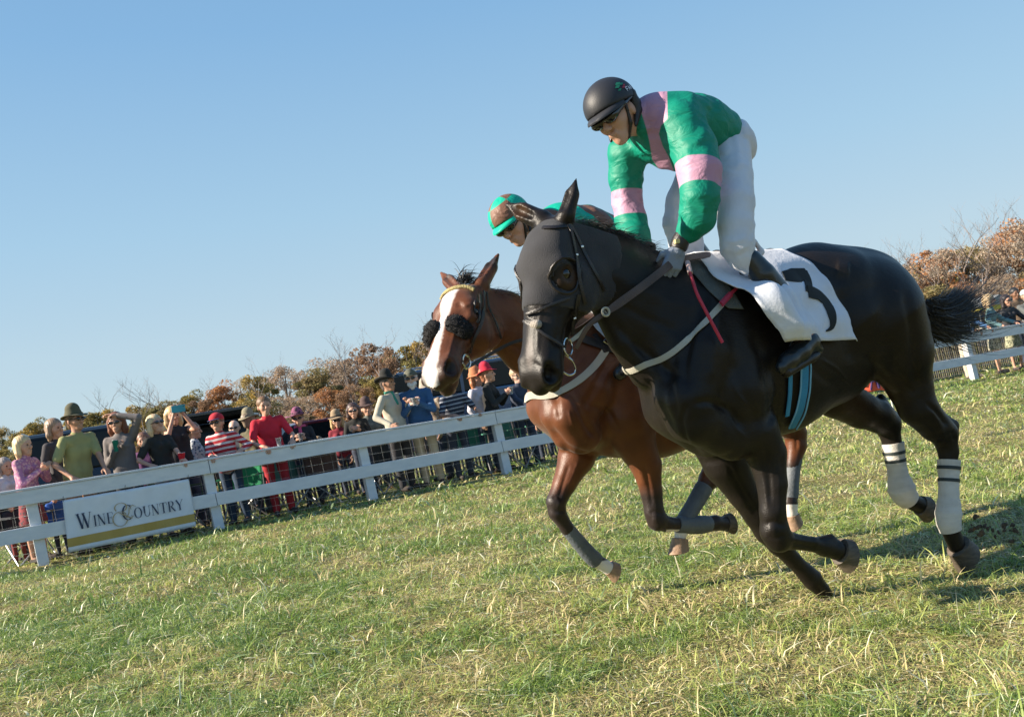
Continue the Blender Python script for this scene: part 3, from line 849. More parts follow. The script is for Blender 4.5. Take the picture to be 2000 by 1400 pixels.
def coat_mat(name, base, pts, sheen=0.15, rough=0.42, spec=.4, socks=None, dark=None, blaze=None):
    """coat with point masks: 'dark' (points), 'blaze' (white), both thresholded scalars"""
    m = bpy.data.materials.new(name); m.use_nodes = True
    N = m.node_tree.nodes; L = m.node_tree.links; b = N['Principled BSDF']
    tc = N.new('ShaderNodeTexCoord')
    nz = N.new('ShaderNodeTexNoise'); nz.inputs['Scale'].default_value = 9; nz.inputs['Detail'].default_value = 6
    L.new(tc.outputs['Object'], nz.inputs['Vector'])
    rp = N.new('ShaderNodeValToRGB'); e = rp.color_ramp.elements
    e[0].position = .3; e[0].color = (*base[0], 1); e[1].position = .72; e[1].color = (*base[1], 1)
    L.new(nz.outputs[0], rp.inputs[0]); cur = rp.outputs[0]
    def mask(attr, soft, col, cur, nz_amt=0.0):
        a = N.new('ShaderNodeAttribute'); a.attribute_name = attr
        src = a.outputs['Fac']
        if nz_amt:
            n3 = N.new('ShaderNodeTexNoise'); n3.inputs['Scale'].default_value = 45; L.new(tc.outputs['Object'], n3.inputs['Vector'])
            ma = N.new('ShaderNodeMath'); ma.operation = 'MULTIPLY_ADD'; L.new(n3.outputs[0], ma.inputs[0]); ma.inputs[1].default_value = nz_amt; 
            L.new(src, ma.inputs[2]); s2 = N.new('ShaderNodeMath'); s2.operation = 'SUBTRACT'; L.new(ma.outputs[0], s2.inputs[0]); s2.inputs[1].default_value = nz_amt*.5
            src = s2.outputs[0]
        mr = N.new('ShaderNodeMapRange'); mr.inputs[1].default_value = .5-soft; mr.inputs[2].default_value = .5+soft; L.new(src, mr.inputs[0])
        mx = N.new('ShaderNodeMix'); mx.data_type = 'RGBA'; L.new(mr.outputs[0], mx.inputs[0]); L.new(cur, mx.inputs[6]); mx.inputs[7].default_value = (*col, 1)
        return mx.outputs[2]
    if dark: cur = mask('dark', .35, dark, cur, .15)
    if blaze: cur = mask('white', .08, blaze, cur, .12)
    L.new(cur, b.inputs['Base Color'])
    # hair grain: fine stretched noise plus soft vein-like relief
    n2 = N.new('ShaderNodeTexNoise'); n2.inputs['Scale'].default_value = 160; n2.inputs['Detail'].default_value = 3
    mp = N.new('ShaderNodeMapping'); mp.inputs['Scale'].default_value = (.35, 1, 1.2); L.new(tc.outputs['Object'], mp.inputs[0]); L.new(mp.outputs[0], n2.inputs['Vector'])
    n4 = N.new('ShaderNodeTexNoise'); n4.inputs['Scale'].default_value = 14; n4.inputs['Detail'].default_value = 2; L.new(tc.outputs['Object'], n4.inputs['Vector'])
    ad = N.new('ShaderNodeMath'); ad.operation = 'MULTIPLY_ADD'; L.new(n4.outputs[0], ad.inputs[0]); ad.inputs[1].default_value = 1.6; L.new(n2.outputs[0], ad.inputs[2])
    bp = N.new('ShaderNodeBump'); bp.inputs['Strength'].default_value = .22; bp.inputs['Distance'].default_value = .007
    L.new(ad.outputs[0], bp.inputs['Height']); L.new(bp.outputs[0], b.inputs['Normal'])
    b.inputs['Roughness'].default_value = rough; b.inputs['Specular IOR Level'].default_value = spec
    b.inputs['Sheen Weight'].default_value = sheen; b.inputs['Sheen Roughness'].default_value = .4
    MATS[name] = m
    return m

def hair_strips(name, roots, dirs, lens, width, mat_, parent, segs=6, grav=0.5, curl=0.15, seed=1, side=None):
    """many tapered ribbons; roots (n,3), dirs (n,3)"""
    r = np.random.default_rng(seed); n = len(roots)
    P = roots.copy(); d = dirs/np.linalg.norm(dirs, axis=1)[:, None]
    S_ = np.cross(d, r.normal(size=(n, 3))); S_ /= np.linalg.norm(S_, axis=1)[:, None]
    w = width*r.uniform(.5, 1.4, n)
    rows = []; step = lens/segs
    g = np.array([0, 0, -1.0])*grav
    wv = r.normal(size=(n, 3))*curl
    for i in range(segs+1):
        t = i/segs; ww = (w*(1-t**2*.85))[:, None]*S_
        rows += [P-ww, P+ww]
        gg = g if np.isscalar(grav) or True else g
        d = d+gg/segs+wv/segs*math.cos(3*t); d /= np.linalg.norm(d, axis=1)[:, None]
        P = P+d*step[:, None]
    k = len(rows); V = np.stack(rows, 1).reshape(-1, 3)
    base = np.arange(n)[:, None]*k
    q = np.array([[2*i, 2*i+1, 2*i+3, 2*i+2] for i in range(segs)])
    F = (base[:, :, None]+q[None]).reshape(-1, 4)
    return mesh_np(name, V, F, mat_, parent)

def vnormals(V, F):
    n = np.cross(V[F[:, 2]]-V[F[:, 0]], V[F[:, 3]]-V[F[:, 1]]); N = np.zeros_like(V)
    for k in range(4):
        for a in range(3): N[:, a] += np.bincount(F[:, k], n[:, a], len(V))
    return N/(np.linalg.norm(N, axis=1)[:, None]+1e-12)
def sculpt(V, F, fr, lines):
    """press grooves (d<0) and raise ridges (d>0) along lines on the near side of the body"""
    N = vnormals(V, F); W_ = fr.W(V); q = W_-C0; w = q @ FWD; PX = 1000+FP*(q @ RR)/w; PY = 700-FP*(q @ UU)/w
    Nw = N @ fr.R; face = -(Nw*(q/np.linalg.norm(q, axis=1)[:, None])).sum(1)
    m = np.clip(face*2.5, 0, 1); D = np.zeros(len(V))
    for pts, wd, d in lines:
        P = densify(np.array(pts, float), max(8, 5*len(pts))); best = np.full(len(V), 1e9); tt = np.zeros(len(V))
        sel = np.where((PX > P[:, 0].min()-3*wd) & (PX < P[:, 0].max()+3*wd) & (PY > P[:, 1].min()-3*wd) & (PY < P[:, 1].max()+3*wd))[0]
        if not len(sel): continue
        x, y = PX[sel], PY[sel]; b_ = np.full(len(sel), 1e9); t_ = np.zeros(len(sel))
        for i in range(len(P)-1):
            a, b = P[i], P[i+1]; e = b-a; t = np.clip(((x-a[0])*e[0]+(y-a[1])*e[1])/(e @ e+1e-9), 0, 1); dd = np.hypot(x-a[0]-t*e[0], y-a[1]-t*e[1])
            u = dd < b_; b_ = np.where(u, dd, b_); t_ = np.where(u, (i+t)/(len(P)-1), t_)
        D[sel] += d*np.exp(-(b_/wd)**2)*np.clip(np.sin(np.pi*np.clip(t_, .02, .98))*2.2, 0, 1)
    return V+N*(D*m)[:, None]
class Surf:
    """a body mesh onto which tack is laid"""
    def __init__(s, fr, V, F):
        s.fr = fr; s.b = BVHTree.FromPolygons([tuple(v) for v in V], [tuple(map(int, f)) for f in F])
    def hit(s, px, py, off=0.004):
        o, d = s.fr.ray_local(px, py); dv = Vector(d).normalized()
        h = s.b.ray_cast(Vector(o), dv)
        if h[0] is None:
            h = s.b.find_nearest(Vector(s.fr.L(px, py, .15)))
        n = h[1]
        return np.array(h[0]+n*off), np.array(n)
    def near(s, p, off=0.004):
        h = s.b.find_nearest(Vector(p)); return np.array(h[0]+h[1]*off), np.array(h[1])
def ribbon(mb, P, Nn, w, th=0.004, mi=0):
    """flat strap: centre points, outward normals, half width"""
    P = np.asarray(P); Nn = np.asarray(Nn); m = len(P)
    T = np.gradient(P, axis=0); T /= np.linalg.norm(T, axis=1)[:, None]+1e-9
    ww = np.full(m, w) if np.isscalar(w) else np.asarray(w)
    V = []
    for i in range(m):
        s = np.cross(T[i], Nn[i]); s /= np.linalg.norm(s)+1e-9
        V += [P[i]-s*ww[i]-Nn[i]*th*.5, P[i]+s*ww[i]-Nn[i]*th*.5, P[i]+s*ww[i]+Nn[i]*th*.4, P[i]+Nn[i]*th*.75, P[i]-s*ww[i]+Nn[i]*th*.4]
    F = []
    for i in range(m-1):
        for k in range(5):
            F.append((i*5+k, i*5+(k+1) % 5, (i+1)*5+(k+1) % 5, (i+1)*5+k))
    F += [tuple(range(5))[::-1], tuple((m-1)*5+k for k in range(5))]
    mb.add(V, F, mi)
def densify(pts, n):
    pts = np.asarray(pts, float); d = np.r_[0, np.cumsum(np.linalg.norm(np.diff(pts, axis=0), axis=1))]
    t = np.linspace(0, d[-1], n)
    # catmull-ish: cubic through points by numpy polynomial smoothing of linear interpolation
    P = np.stack([np.interp(t, d, pts[:, i]) for i in range(pts.shape[1])], 1)
    for _ in range(max(1, n//(2*len(pts)))):
        P[1:-1] = P[1:-1]*.5+(P[2:]+P[:-2])*.25
    return P
def strap_px(sf, pts, w, name, mt, parent, n=24, off=0.006, th=.004):
    q = densify(pts, n); PN = [sf.hit(a, b, off) for a, b in q]
    P = np.array([p for p, _ in PN]); Nn = np.array([x for _, x in PN])
    P[1:-1] = P[1:-1]*.5+(P[2:]+P[:-2])*.25
    mb = MB(); ribbon(mb, P, Nn, w, th); return mb.build(name, mt, parent, smooth=True)
def strap_loc(sf, pts, w, name, mt, parent, n=28, off=0.006, th=.004):
    q = densify(pts, n); PN = [sf.near(a, off) for a in q]
    P = np.array([p for p, _ in PN]); Nn = np.array([x for _, x in PN])
    P[1:-1] = P[1:-1]*.5+(P[2:]+P[:-2])*.25
    mb = MB(); ribbon(mb, P, Nn, w, th); return mb.build(name, mt, parent, smooth=True)
def band_on_leg(A, B, ra, rb, t0, t1, e, name, mt, parent, fr_off=0, stripes=None, h=.006):
    """wrap round a limb between fractions t0..t1 of the bone A-B"""
    mb = MB(); A = np.asarray(A); B = np.asarray(B); n = 14
    ts = np.linspace(t0, t1, n)
    pts = [A+(B-A)*t for t in ts]
    rr = [(ra+(rb-ra)*t)+e+(0.0015*math.sin(i*2.4)) for i, t in enumerate(ts)]
    rr[0] -= e*.6; rr[-1] -= e*.6
    mb.tube(pts, rr, 18)
    return mb.build(name, mt, parent, smooth=True)
def hoof(name, mt, parent, P, D, up, r, L_):
    """P coronet centre, D direction of hoof axis (coronet to sole), up = towards the toe side"""
    D = np.asarray(D, float); D /= np.linalg.norm(D); u = np.asarray(up, float); u = u-D*(u @ D); u /= np.linalg.norm(u); s = np.cross(D, u)
    n = 20; V = []; F = []
    prof = [(-.04, .86), (.0, 1.0), (.25, 1.03), (.5, 1.08), (.75, 1.15), (.97, 1.22), (1.0, 1.17), (1.0, .4)]
    for t, sc_ in prof:
        for k in range(n):
            a = 2*math.pi*k/n
            ca = math.cos(a); toe = (0.5+0.5*ca)
            ext = t*L_*(0.62+0.38*toe)
            rr = r*(1+(sc_-1)*(0.7+1.0*toe))
            if sc_ < .5: rr = r*sc_
            V.append(np.asarray(P)+D*ext+u*(rr*ca*1.04)+s*(rr*math.sin(a)*.92))
    for i in range(len(prof)-1):
        for k in range(n): F.append((i*n+k, i*n+(k+1) % n, (i+1)*n+(k+1) % n, (i+1)*n+k))
    F.append(tuple(range(n))[::-1]); F.append(tuple((len(prof)-1)*n+k for k in range(n)))
    mb = MB(); mb.add(V, F); return mb.build(name, mt, parent, smooth=True)

m_leather = mat('dark_leather', (.018, .014, .012), rough=.38, noise=.3, bump=.25, bscale=220)
m_brownleather = mat('brown_leather', (.075, .05, .045), rough=.5, noise=.35, bump=.3, bscale=160)
m_white_cloth = mat('white_cloth', (.62, .65, .72), rough=.9, noise=.05, bump=.25, bscale=40, sheen=.2)
m_grey_pad = mat('grey_pad', (.10, .11, .105), rough=.95, noise=.2, bump=.5, bscale=130)
m_steel = mat('bit_steel', (.6, .6, .58), rough=.25, metal=1.0, noise=.1)
m_web = mat('elastic_web', (.42, .40, .33), rough=.8, noise=.12, bump=.3, bscale=260)
m_blackhair = mat('black_hair', (.012, .010, .010), rough=.45, noise=.4, sheen=.2)
m_band = mat('white_bandage', (.62, .585, .535), rough=.9, noise=.12, bump=.5, bscale=90, stretch=(1, 1, 4))
m_bandblack = mat('black_tape', (.02, .03, .03), rough=.6)
m_hoofgrey = mat('grey_hoof', (.085, .066, .048), rough=.6, noise=.35, nscale=25, bump=.3, bscale=70, stretch=(1, 1, 4))
m_hoofpale = mat('pale_hoof', (.30, .19, .12), rough=.6, noise=.3, nscale=25, bump=.3, bscale=70)
m_eye = mat('dark_eye', (.006, .004, .003), rough=.06, noise=.2, coat=.6)
FB = Frame(1500, 650, 4.45, 28)
def black_horse():
    fr = FB; S = Sdf(.0082)
    K = fr.K
    root = empty('racehorse', fr.O, fr.rz, 'near black racehorse with a white number 3 cloth, galloping in front of the bay horse', 'horse')
    # trunk
    chain_px(S, fr, [(1322, 640, 0, 118), (1395, 690, 0, 172), (1500, 676, 0, 168), (1600, 636, 0, 151), (1655, 606, 0, 120)], .05, .66)
    chain_px(S, fr, [(1470, 555, 0, 52), (1390, 560, 0, 55), (1345, 560, 0, 50)], .06, .8)
    chain_px(S, fr, [(1600, 600, 0, 122), (1690, 600, 0, 106), (1728, 628, 0, 84)], .06, .8)
    for s in (1, -1):
        chain_px(S, fr, [(1655, 575, s*.11, 84), (1710, 600, s*.12, 90), (1745, 655, s*.125, 70)], .05, .8)
    # neck
    q = chain_px(S, fr, [(1345, 640, 0, 124), (1318, 622, 0, 120), (1264, 594, 0, 103), (1204, 541, 0, 82), (1132, 506, 0, 78)], .04, .55)
    chain_px(S, fr, [(1290, 520, 0, 22), (1220, 478, 0, 20), (1160, 450, 0, 18)], .03, .8)
    chain_px(S, fr, [(1180, 610, .0, 18), (1215, 668, .0, 24), (1262, 730, .0, 30)], .03, 1.2)
    # breast and shoulders
    chain_px(S, fr, [(1300, 700, 0, 52), (1335, 790, 0, 62), (1385, 840, 0, 52)], .05, 1.5)
    for s in (1, -1):
        chain_px(S, fr, [(1400, 590, s*.14, 48), (1380, 690, s*.17, 62), (1352, 775, s*.165, 56), (1362, 815, s*.16, 50)], .035, .8)
        chain_px(S, fr, [(1440, 640, s*.17, 60), (1445, 760, s*.18, 72), (1440, 815, s*.16, 52)], .035, .75)
        chain_px(S, fr, [(1362, 822, s*.14, 46), (1430, 850, s*.14, 50)], .03, .9)
        chain_px(S, fr, [(1300, 705, s*.07, 34), (1318, 770, s*.09, 42), (1340, 825, s*.10, 38)], .02, 1)
    # near fore: folded
    l = .15
    P = [(1470, 840, l, 52), (1497, 885, l, 38), (1508, 945, l+.01, 29), (1509, 1000, l+.01, 25), (1513, 1036, l, 28), (1520, 1050, l, 26)]
    chain_px(S, fr, P, .03)
    kn = fr.L(1520, 1050, l); fet = fr.L(1609, 1067, l-.01)
    S.cone(fr.L(1508, 1042, l), fr.m(17, 1508, 1042, l), fr.L(1522, 1058, l), fr.m(19, 1520, 1050, l), .02)
    S.chain([kn, fr.L(1545, 1056, l), fr.L(1585, 1062, l), fet], [fr.m(22, 1530, 1050, l), fr.m(17, 1545, 1056, l), fr.m(14.5, 1585, 1062, l), fr.m(18, 1609, 1067, l)], .02)
    S.cone(fet, fr.m(17, 1609, 1067, l), fr.L(1634, 1074, l), fr.m(20, 1630, 1074, l), .02)
    chain_px(S, fr, [(1606, 1056, l, 9), (1622, 1052, l, 9), (1630, 1062, l, 10)], .015)
    # far fore: on the ground, stretched back
    l = -.14
    chain_px(S, fr, [(1400, 850, l, 56), (1418, 905, l, 44), (1452, 962, l, 31), (1480, 1005, l, 27), (1500, 1035, l, 27), (1520, 1062, l, 21), (1548, 1092, l, 16), (1574, 1118, l, 17), (1586, 1130, l, 19), (1604, 1152, l, 16), (1612, 1166, l, 17)], .03)
    # near hind
    l = .13
    chain_px(S, fr, [(1715, 620, l, 92), (1752, 688, l, 68), (1775, 750, l-.01, 44), (1792, 795, l, 37), (1826, 832, l, 30), (1843, 846, l, 26), (1852, 880, l, 19), (1853, 930, l, 15), (1853, 990, l, 15), (1852, 1022, l, 19), (1860, 1046, l, 15), (1868, 1064, l, 17)], .035)
    chain_px(S, fr, [(1806, 770, l, 8), (1835, 806, l, 7), (1863, 829, l, 9), (1862, 850, l, 11)], .018)
    chain_px(S, fr, [(1858, 1026, l, 9), (1872, 1052, l, 10)], .012)
    chain_px(S, fr, [(1770, 640, l+.02, 42), (1785, 720, l+.01, 30), (1800, 765, l, 18)], .03)
    chain_px(S, fr, [(1655, 630, l, 70), (1698, 682, l+.02, 40), (1748, 735, l, 30)], .035)
    # far hind
    l = -.13
    chain_px(S, fr, [(1690, 625, l, 84), (1640, 725, l, 44), (1632, 772, l, 44), (1680, 800, l, 36), (1712, 812, l, 32), (1733, 828, l, 26), (1741, 858, l, 18), (1750, 905, l, 14.5), (1759, 945, l, 14.5), (1764, 966, l, 18), (1782, 980, l, 15), (1795, 986, l, 17)], .035)
    chain_px(S, fr, [(1720, 778, l, 10), (1744, 812, l, 9), (1747, 835, l, 11)], .018)
    # head
    H = head_frame(fr, (1079, 448), (1046, 757), math.radians(19), lm=.02, wide=1.2)
    head_prims(S, H)
    ear(S, H, .055, (-.20, -.01, .075))
    ear(S, H, -.052, (-.115, .05, -.175), e=.009)
    V, F = S.mesh(3)
    V = sculpt(V, F, fr, [
        ([(1385, 560), (1352, 640), (1335, 710), (1345, 775)], 11, -.013), ([(1345, 785), (1330, 820), (1340, 865), (1380, 900)], 6, -.010),
        ([(1350, 790), (1385, 783), (1425, 800), (1455, 840)], 7, -.011), ([(1465, 640), (1492, 700), (1512, 780), (1500, 850)], 12, -.012),
        ([(1400, 600), (1395, 680), (1385, 750)], 10, .007), ([(1430, 700), (1450, 760), (1475, 820)], 8, -.006),
        ([(1300, 700), (1312, 760), (1325, 820)], 8, -.010), ([(1190, 622), (1240, 672), (1300, 722), (1345, 745)], 9, -.010),
        ([(1170, 520), (1240, 560), (1310, 590), (1380, 600)], 16, .007), ([(1200, 590), (1260, 620), (1330, 650)], 9, -.005),
        ([(1492, 870), (1503, 930), (1506, 985)], 5, -.006), ([(1482, 890), (1494, 950), (1500, 1000)], 4, .004), ([(1520, 900), (1524, 960), (1522, 1010)], 5, .004),
        ([(1495, 1022), (1512, 1018), (1530, 1026)], 4, -.005), ([(1497, 1046), (1514, 1052), (1534, 1044)], 4, -.005), ([(1500, 1034), (1516, 1034)], 8, .006),
        ([(1545, 1060), (1575, 1066), (1600, 1070)], 3.5, -.005), ([(1540, 1052), (1575, 1056), (1600, 1058)], 3, .003),
        ([(1640, 560), (1652, 640), (1668, 715)], 14, -.012), ([(1632, 525), (1660, 528)], 14, .010), ([(1765, 560), (1782, 640), (1786, 720), (1795, 775)], 9, -.012),
        ([(1700, 560), (1722, 640), (1740, 700)], 22, .008), ([(1735, 700), (1762, 745), (1790, 775)], 7, -.007), ([(1808, 785), (1836, 812), (1852, 835)], 4.5, -.009),
        ([(1690, 690), (1715, 722), (1745, 748)], 8, -.008), ([(1838, 835), (1845, 855), (1848, 875)], 4, .004), ([(1820, 800), (1834, 830), (1842, 850)], 4, .004),
        ([(1860, 840), (1864, 862)], 4, -.006), ([(1560, 690), (1610, 740), (1650, 760)], 9, -.005), ([(1540, 560), (1600, 540), (1660, 545)], 12, -.006),
        ([(1345, 905), (1400, 900), (1445, 880)], 7, -.006), ([(1420, 905), (1450, 960), (1480, 1010)], 5, -.006),
        ([(1400, 770), (1422, 795), (1435, 835), (1462, 860)], 2.6, .004), ([(1425, 735), (1440, 770), (1470, 800)], 2.4, .0035), ([(1600, 700), (1635, 720), (1660, 752)], 2.6, .004),
        ([(1060, 585), (1052, 640), (1050, 690)], 3, .003), ([(1095, 600), (1090, 650), (1082, 690)], 6, -.006), ([(1040, 705), (1062, 722), (1085, 728)], 3, -.004)])
    print('black verts', len(V), time.time()-T0)
    # dark everywhere; slight brown at muzzle, flank and belly
    eyep = sum(np.clip(1-np.linalg.norm(V-hp(H, .21, .0, s*.09), axis=1)/.07, 0, 1) for s in (1, -1))
    farear = np.clip(1.2-np.linalg.norm(V-hp(H, -.08, .05, -.115), axis=1)/.05, 0, 1)  # pinkish far ear; light falling inside it painted in as paler brown
    brown = farear*1.3+eyep*1.8+np.clip(1-np.linalg.norm(V-fr.L(1680, 745, -.05), axis=1)/.34, 0, 1)+np.clip(1-np.linalg.norm(V-hp(H, .60, -.06, 0), axis=1)/.09, 0, 1)*.9
    star = 1-np.linalg.norm((V-hp(H, .50, .045, 0)) @ np.stack([H[1], H[2], H[3]], 1)/np.array([.09, .05, .03]), axis=1)*.5
    cm = coat_mat('black_coat', ((.0085, .0066, .0056), (.0155, .0120, .0098)), None, dark=(.05, .026, .013), blaze=(.09, .075, .068), rough=.42, sheen=0.0, spec=.24)
    body = mesh_np('body', V, F, cm, root, attrs={'dark': np.clip(brown, 0, 1)*.8, 'white': np.clip(star, 0, 1)*.75})
    sf = Surf(fr, V, F)
    # hood
    Hd = Sdf(.0085); head_prims(Hd, H, e=.006, mouth=False)
    ch = [(1204, 541, 0, 83), (1132, 506, 0, 79)]
    q2 = [fr.K(*p) for p in ch]; Hd.cone(q2[0][0], q2[0][1]+.006, q2[1][0], q2[1][1]+.006, .04, .55)
    Hd.custom(lambda X, Y, Z: _hood_clip(H, X, Y, Z))
    Vh, Fh = Hd.mesh(1)
    hm = mat('hood_cloth', (.034, .034, .038), rough=.85, noise=.15, bump=.4, bscale=260, sheen=.12, spec=.25)
    mesh_np('hood', Vh, Fh, hm, root)
    # eyes, hood eye rims
    for s in (1, -1):
        mb = MB(); c = hp(H, .197, .012, s*.083)
        mb.lathe([(0.001, -.027), (.015, -.022), (.025, -.010), (.027, 0), (.025, .010), (.015, .022), (.001, .027)], c, 16)
        mb.build('eye', m_eye, root, True)
        mb = MB(); pts = [hp(H, .205+.058*math.cos(a), .004+.047*math.sin(a), 0)+H[3]*s*(.108-.030*abs(math.sin(a))-(.01 if math.cos(a) > 0 else 0)) for a in np.linspace(0, 2*math.pi, 26)]
        pts = [np.array(Surf.near(sf, p, .008)[0]) for p in pts]
        mb.tube(pts, .0055, 6, cap=False)
        mb.build('eye_rim', m_leather, root, True)
    # hooves
    hoof('hoof', m_hoofgrey, root, fr.L(1640, 1076, .15), fr.L(1662, 1085, .15)-fr.L(1636, 1075, .15), fr.L(1640, 1110, .15)-fr.L(1640, 1060, .15), fr.m(24, 1640, 1076), fr.m(30, 1640, 1076))
    hoof('hoof', m_hoofgrey, root, fr.L(1611, 1163, -.14), fr.L(1616, 1185, -.14)-fr.L(1611, 1160, -.14), fr.L(1590, 1170, -.14)-fr.L(1620, 1160, -.14), fr.m(21, 1611, 1160), fr.m(22, 1611, 1160))
    hoof('hoof', m_hoofgrey, root, fr.L(1871, 1066, .13), fr.L(1893, 1092, .13)-fr.L(1869, 1064, .13), fr.L(1862, 1100, .13)-fr.L(1890, 1066, .13), fr.m(24, 1871, 1066), fr.m(40, 1871, 1066))
    hoof('hoof', m_hoofgrey, root, fr.L(1797, 987, -.13), fr.L(1818, 996, -.13)-fr.L(1796, 987, -.13), fr.L(1800, 1016, -.13)-fr.L(1806, 980, -.13), fr.m(20, 1800, 990), fr.m(27, 1800, 990))
    # bandages with tape bands
    for (A, B, ra, rb) in (((1852, 884, .13), (1852, 1026, .13), 18, 19), ((1741, 858, -.13), (1764, 968, -.13), 17, 18)):
        l = A[2]; far = l < 0
        if far: pts = [(1743, 865), (1750, 905), (1757, 940), (1764, 964), (1776, 976)]; rr = [23, 20, 20, 28, 22]
        else: pts = [(1853, 898), (1853, 935), (1853, 985), (1852, 1018), (1857, 1036)]; rr = [21, 18.5, 18.5, 24, 20]
        q = densify(np.array([list(fr.L(a, b, l)) for a, b in pts]), 24)
        r_ = np.interp(np.linspace(0, 1, 24), np.linspace(0, 1, len(rr)), [fr.m(x, *pts[0]) for x in rr])+.003*np.sin(np.arange(24)*1.9)*.4
        mb = MB(); mb.tube(q, r_, 20); bo = mb.build('leg_bandage', m_band, root, True)
        for i in ((3, 6) if far else (2, 6)):
            mb = MB(); mb.tube([q[i], q[i]*-.1+q[i+1]*1.1], [r_[i]+.0035]*2, 20); mb.build('tape_band', m_bandblack, bo, True)
    return root, body, sf, H
def _hood_clip(H, X, Y, Z):
    O, T, N_, W_ = H[:4]
    t = ((X-O[0])*T[0]+(Y-O[1])*T[1]+(Z-O[2])*T[2])/H[4]
    n = ((X-O[0])*N_[0]+(Y-O[1])*N_[1]+(Z-O[2])*N_[2])/H[5]
    w = ((X-O[0])*W_[0]+(Y-O[1])*W_[1]+(Z-O[2])*W_[2])/H[5]
    d = np.maximum(t-.315+.10*np.clip(-n-.06, -.1, .3), -t-.03)
    d = np.maximum(d, -(n+.20))
    hole = .048-np.sqrt(((t-.202)*.85)**2+((n-.008)*1.05)**2)
    hole = np.where(np.abs(w) > .05, hole, -1)
    d = np.maximum(d, hole)
    return d
RB, BODYB, SFB, HB = black_horse()
# ------------------------------------------------------------------ black horse: mane, tail, tack
def cloth_patch(sf, left, right, nu, nv, name, mt, parent, off, ripple=0.0, mirror=True, flare=0.0, billow=0.0):
    Lf = densify(np.array(left, float), nv); Rt = densify(np.array(right, float), nv)
    G = np.zeros((nv, nu, 3)); Nn = np.zeros((nv, nu, 3))
    for j in range(nv):
        for i in range(nu):
            q = Lf[j]*(1-i/(nu-1))+Rt[j]*(i/(nu-1))
            p, n = sf.hit(q[0], q[1], 0); G[j, i] = p; Nn[j, i] = n
    for _ in range(5):
        G[1:-1, 1:-1] = G[1:-1, 1:-1]*.4+.15*(G[2:, 1:-1]+G[:-2, 1:-1]+G[1:-1, 2:]+G[1:-1, :-2])
        Nn[1:-1, 1:-1] = Nn[1:-1, 1:-1]*.4+.15*(Nn[2:, 1:-1]+Nn[:-2, 1:-1]+Nn[1:-1, 2:]+Nn[1:-1, :-2])
    Nn /= np.linalg.norm(Nn, axis=2)[..., None]
    v = np.linspace(0, 1, nv)[:, None]; u = np.linspace(0, 1, nu)[None]
    o = off+ripple*(.6*np.sin(u*9+v*5+1)+.5*np.sin(u*17-v*8)+.35*np.sin(u*4+v*21))*np.clip(v*2, 0, 1)+flare*v**3+billow*np.exp(-((u-.18)/.28)**2)*ss(.27, .62, v)*(1-.35*ss(.88, 1, v))*(1+.12*np.sin(u*30+v*6))
    P = G+Nn*np.maximum(o, off*.8)[..., None]
    V = P.reshape(-1, 3); i = np.arange(nv-1)[:, None]*nu+np.arange(nu-1)[None]
    F = np.stack([i, i+nu, i+nu+1, i+1], -1).reshape(-1, 4)
    Fm = F
    if mirror:
        M = V*np.array([1, -1, 1]); top = V[:nu]
        n = len(V); bridge = np.stack([np.arange(nu-1), np.arange(1, nu), np.arange(1, nu)+n, np.arange(nu-1)+n], 1)
        V = np.concatenate([V, M]); Fm = np.concatenate([F, F[:, ::-1]+n, bridge])
    ob = mesh_np(name, V, Fm, mt, parent)
    so_ = ob.modifiers.new('thickness', 'SOLIDIFY'); so_.thickness = .004; so_.offset = 1
    return ob, V, Fm
def mirror_strap(sf, pts, w, name, mt, parent, off=.006, th=.004):
    """strap laid on the near side by pixels and repeated over the far side as one loop"""
    q = densify(pts, 18); PN = [sf.hit(a, b, off) for a, b in q]
    P = [p for p, _ in PN]
    P2 = [p*np.array([1, -1, 1]) for p in P[::-1]]
    A = densify(np.array(P+P2), 48)
    PN = [sf.near(a, off) for a in A]
    P = np.array([p for p, _ in PN]); Nn = np.array([n for _, n in PN])
    P[1:-1] = P[1:-1]*.5+(P[2:]+P[:-2])*.25
    mb = MB(); ribbon(mb, P, Nn, w, th); return mb.build(name, mt, parent, smooth=True)
m_blue = mat('blue_girth_web', (.03, .22, .42), rough=.75, noise=.15, bump=.3, bscale=200)
m_blue2 = mat('pale_blue_edge', (.16, .4, .6), rough=.75)
m_red = mat('crimson_leather', (.42, .02, .05), rough=.5, noise=.2, bump=.3, bscale=150)
m_num = mat('black_number', (.015, .02, .022), rough=.9, noise=.2)
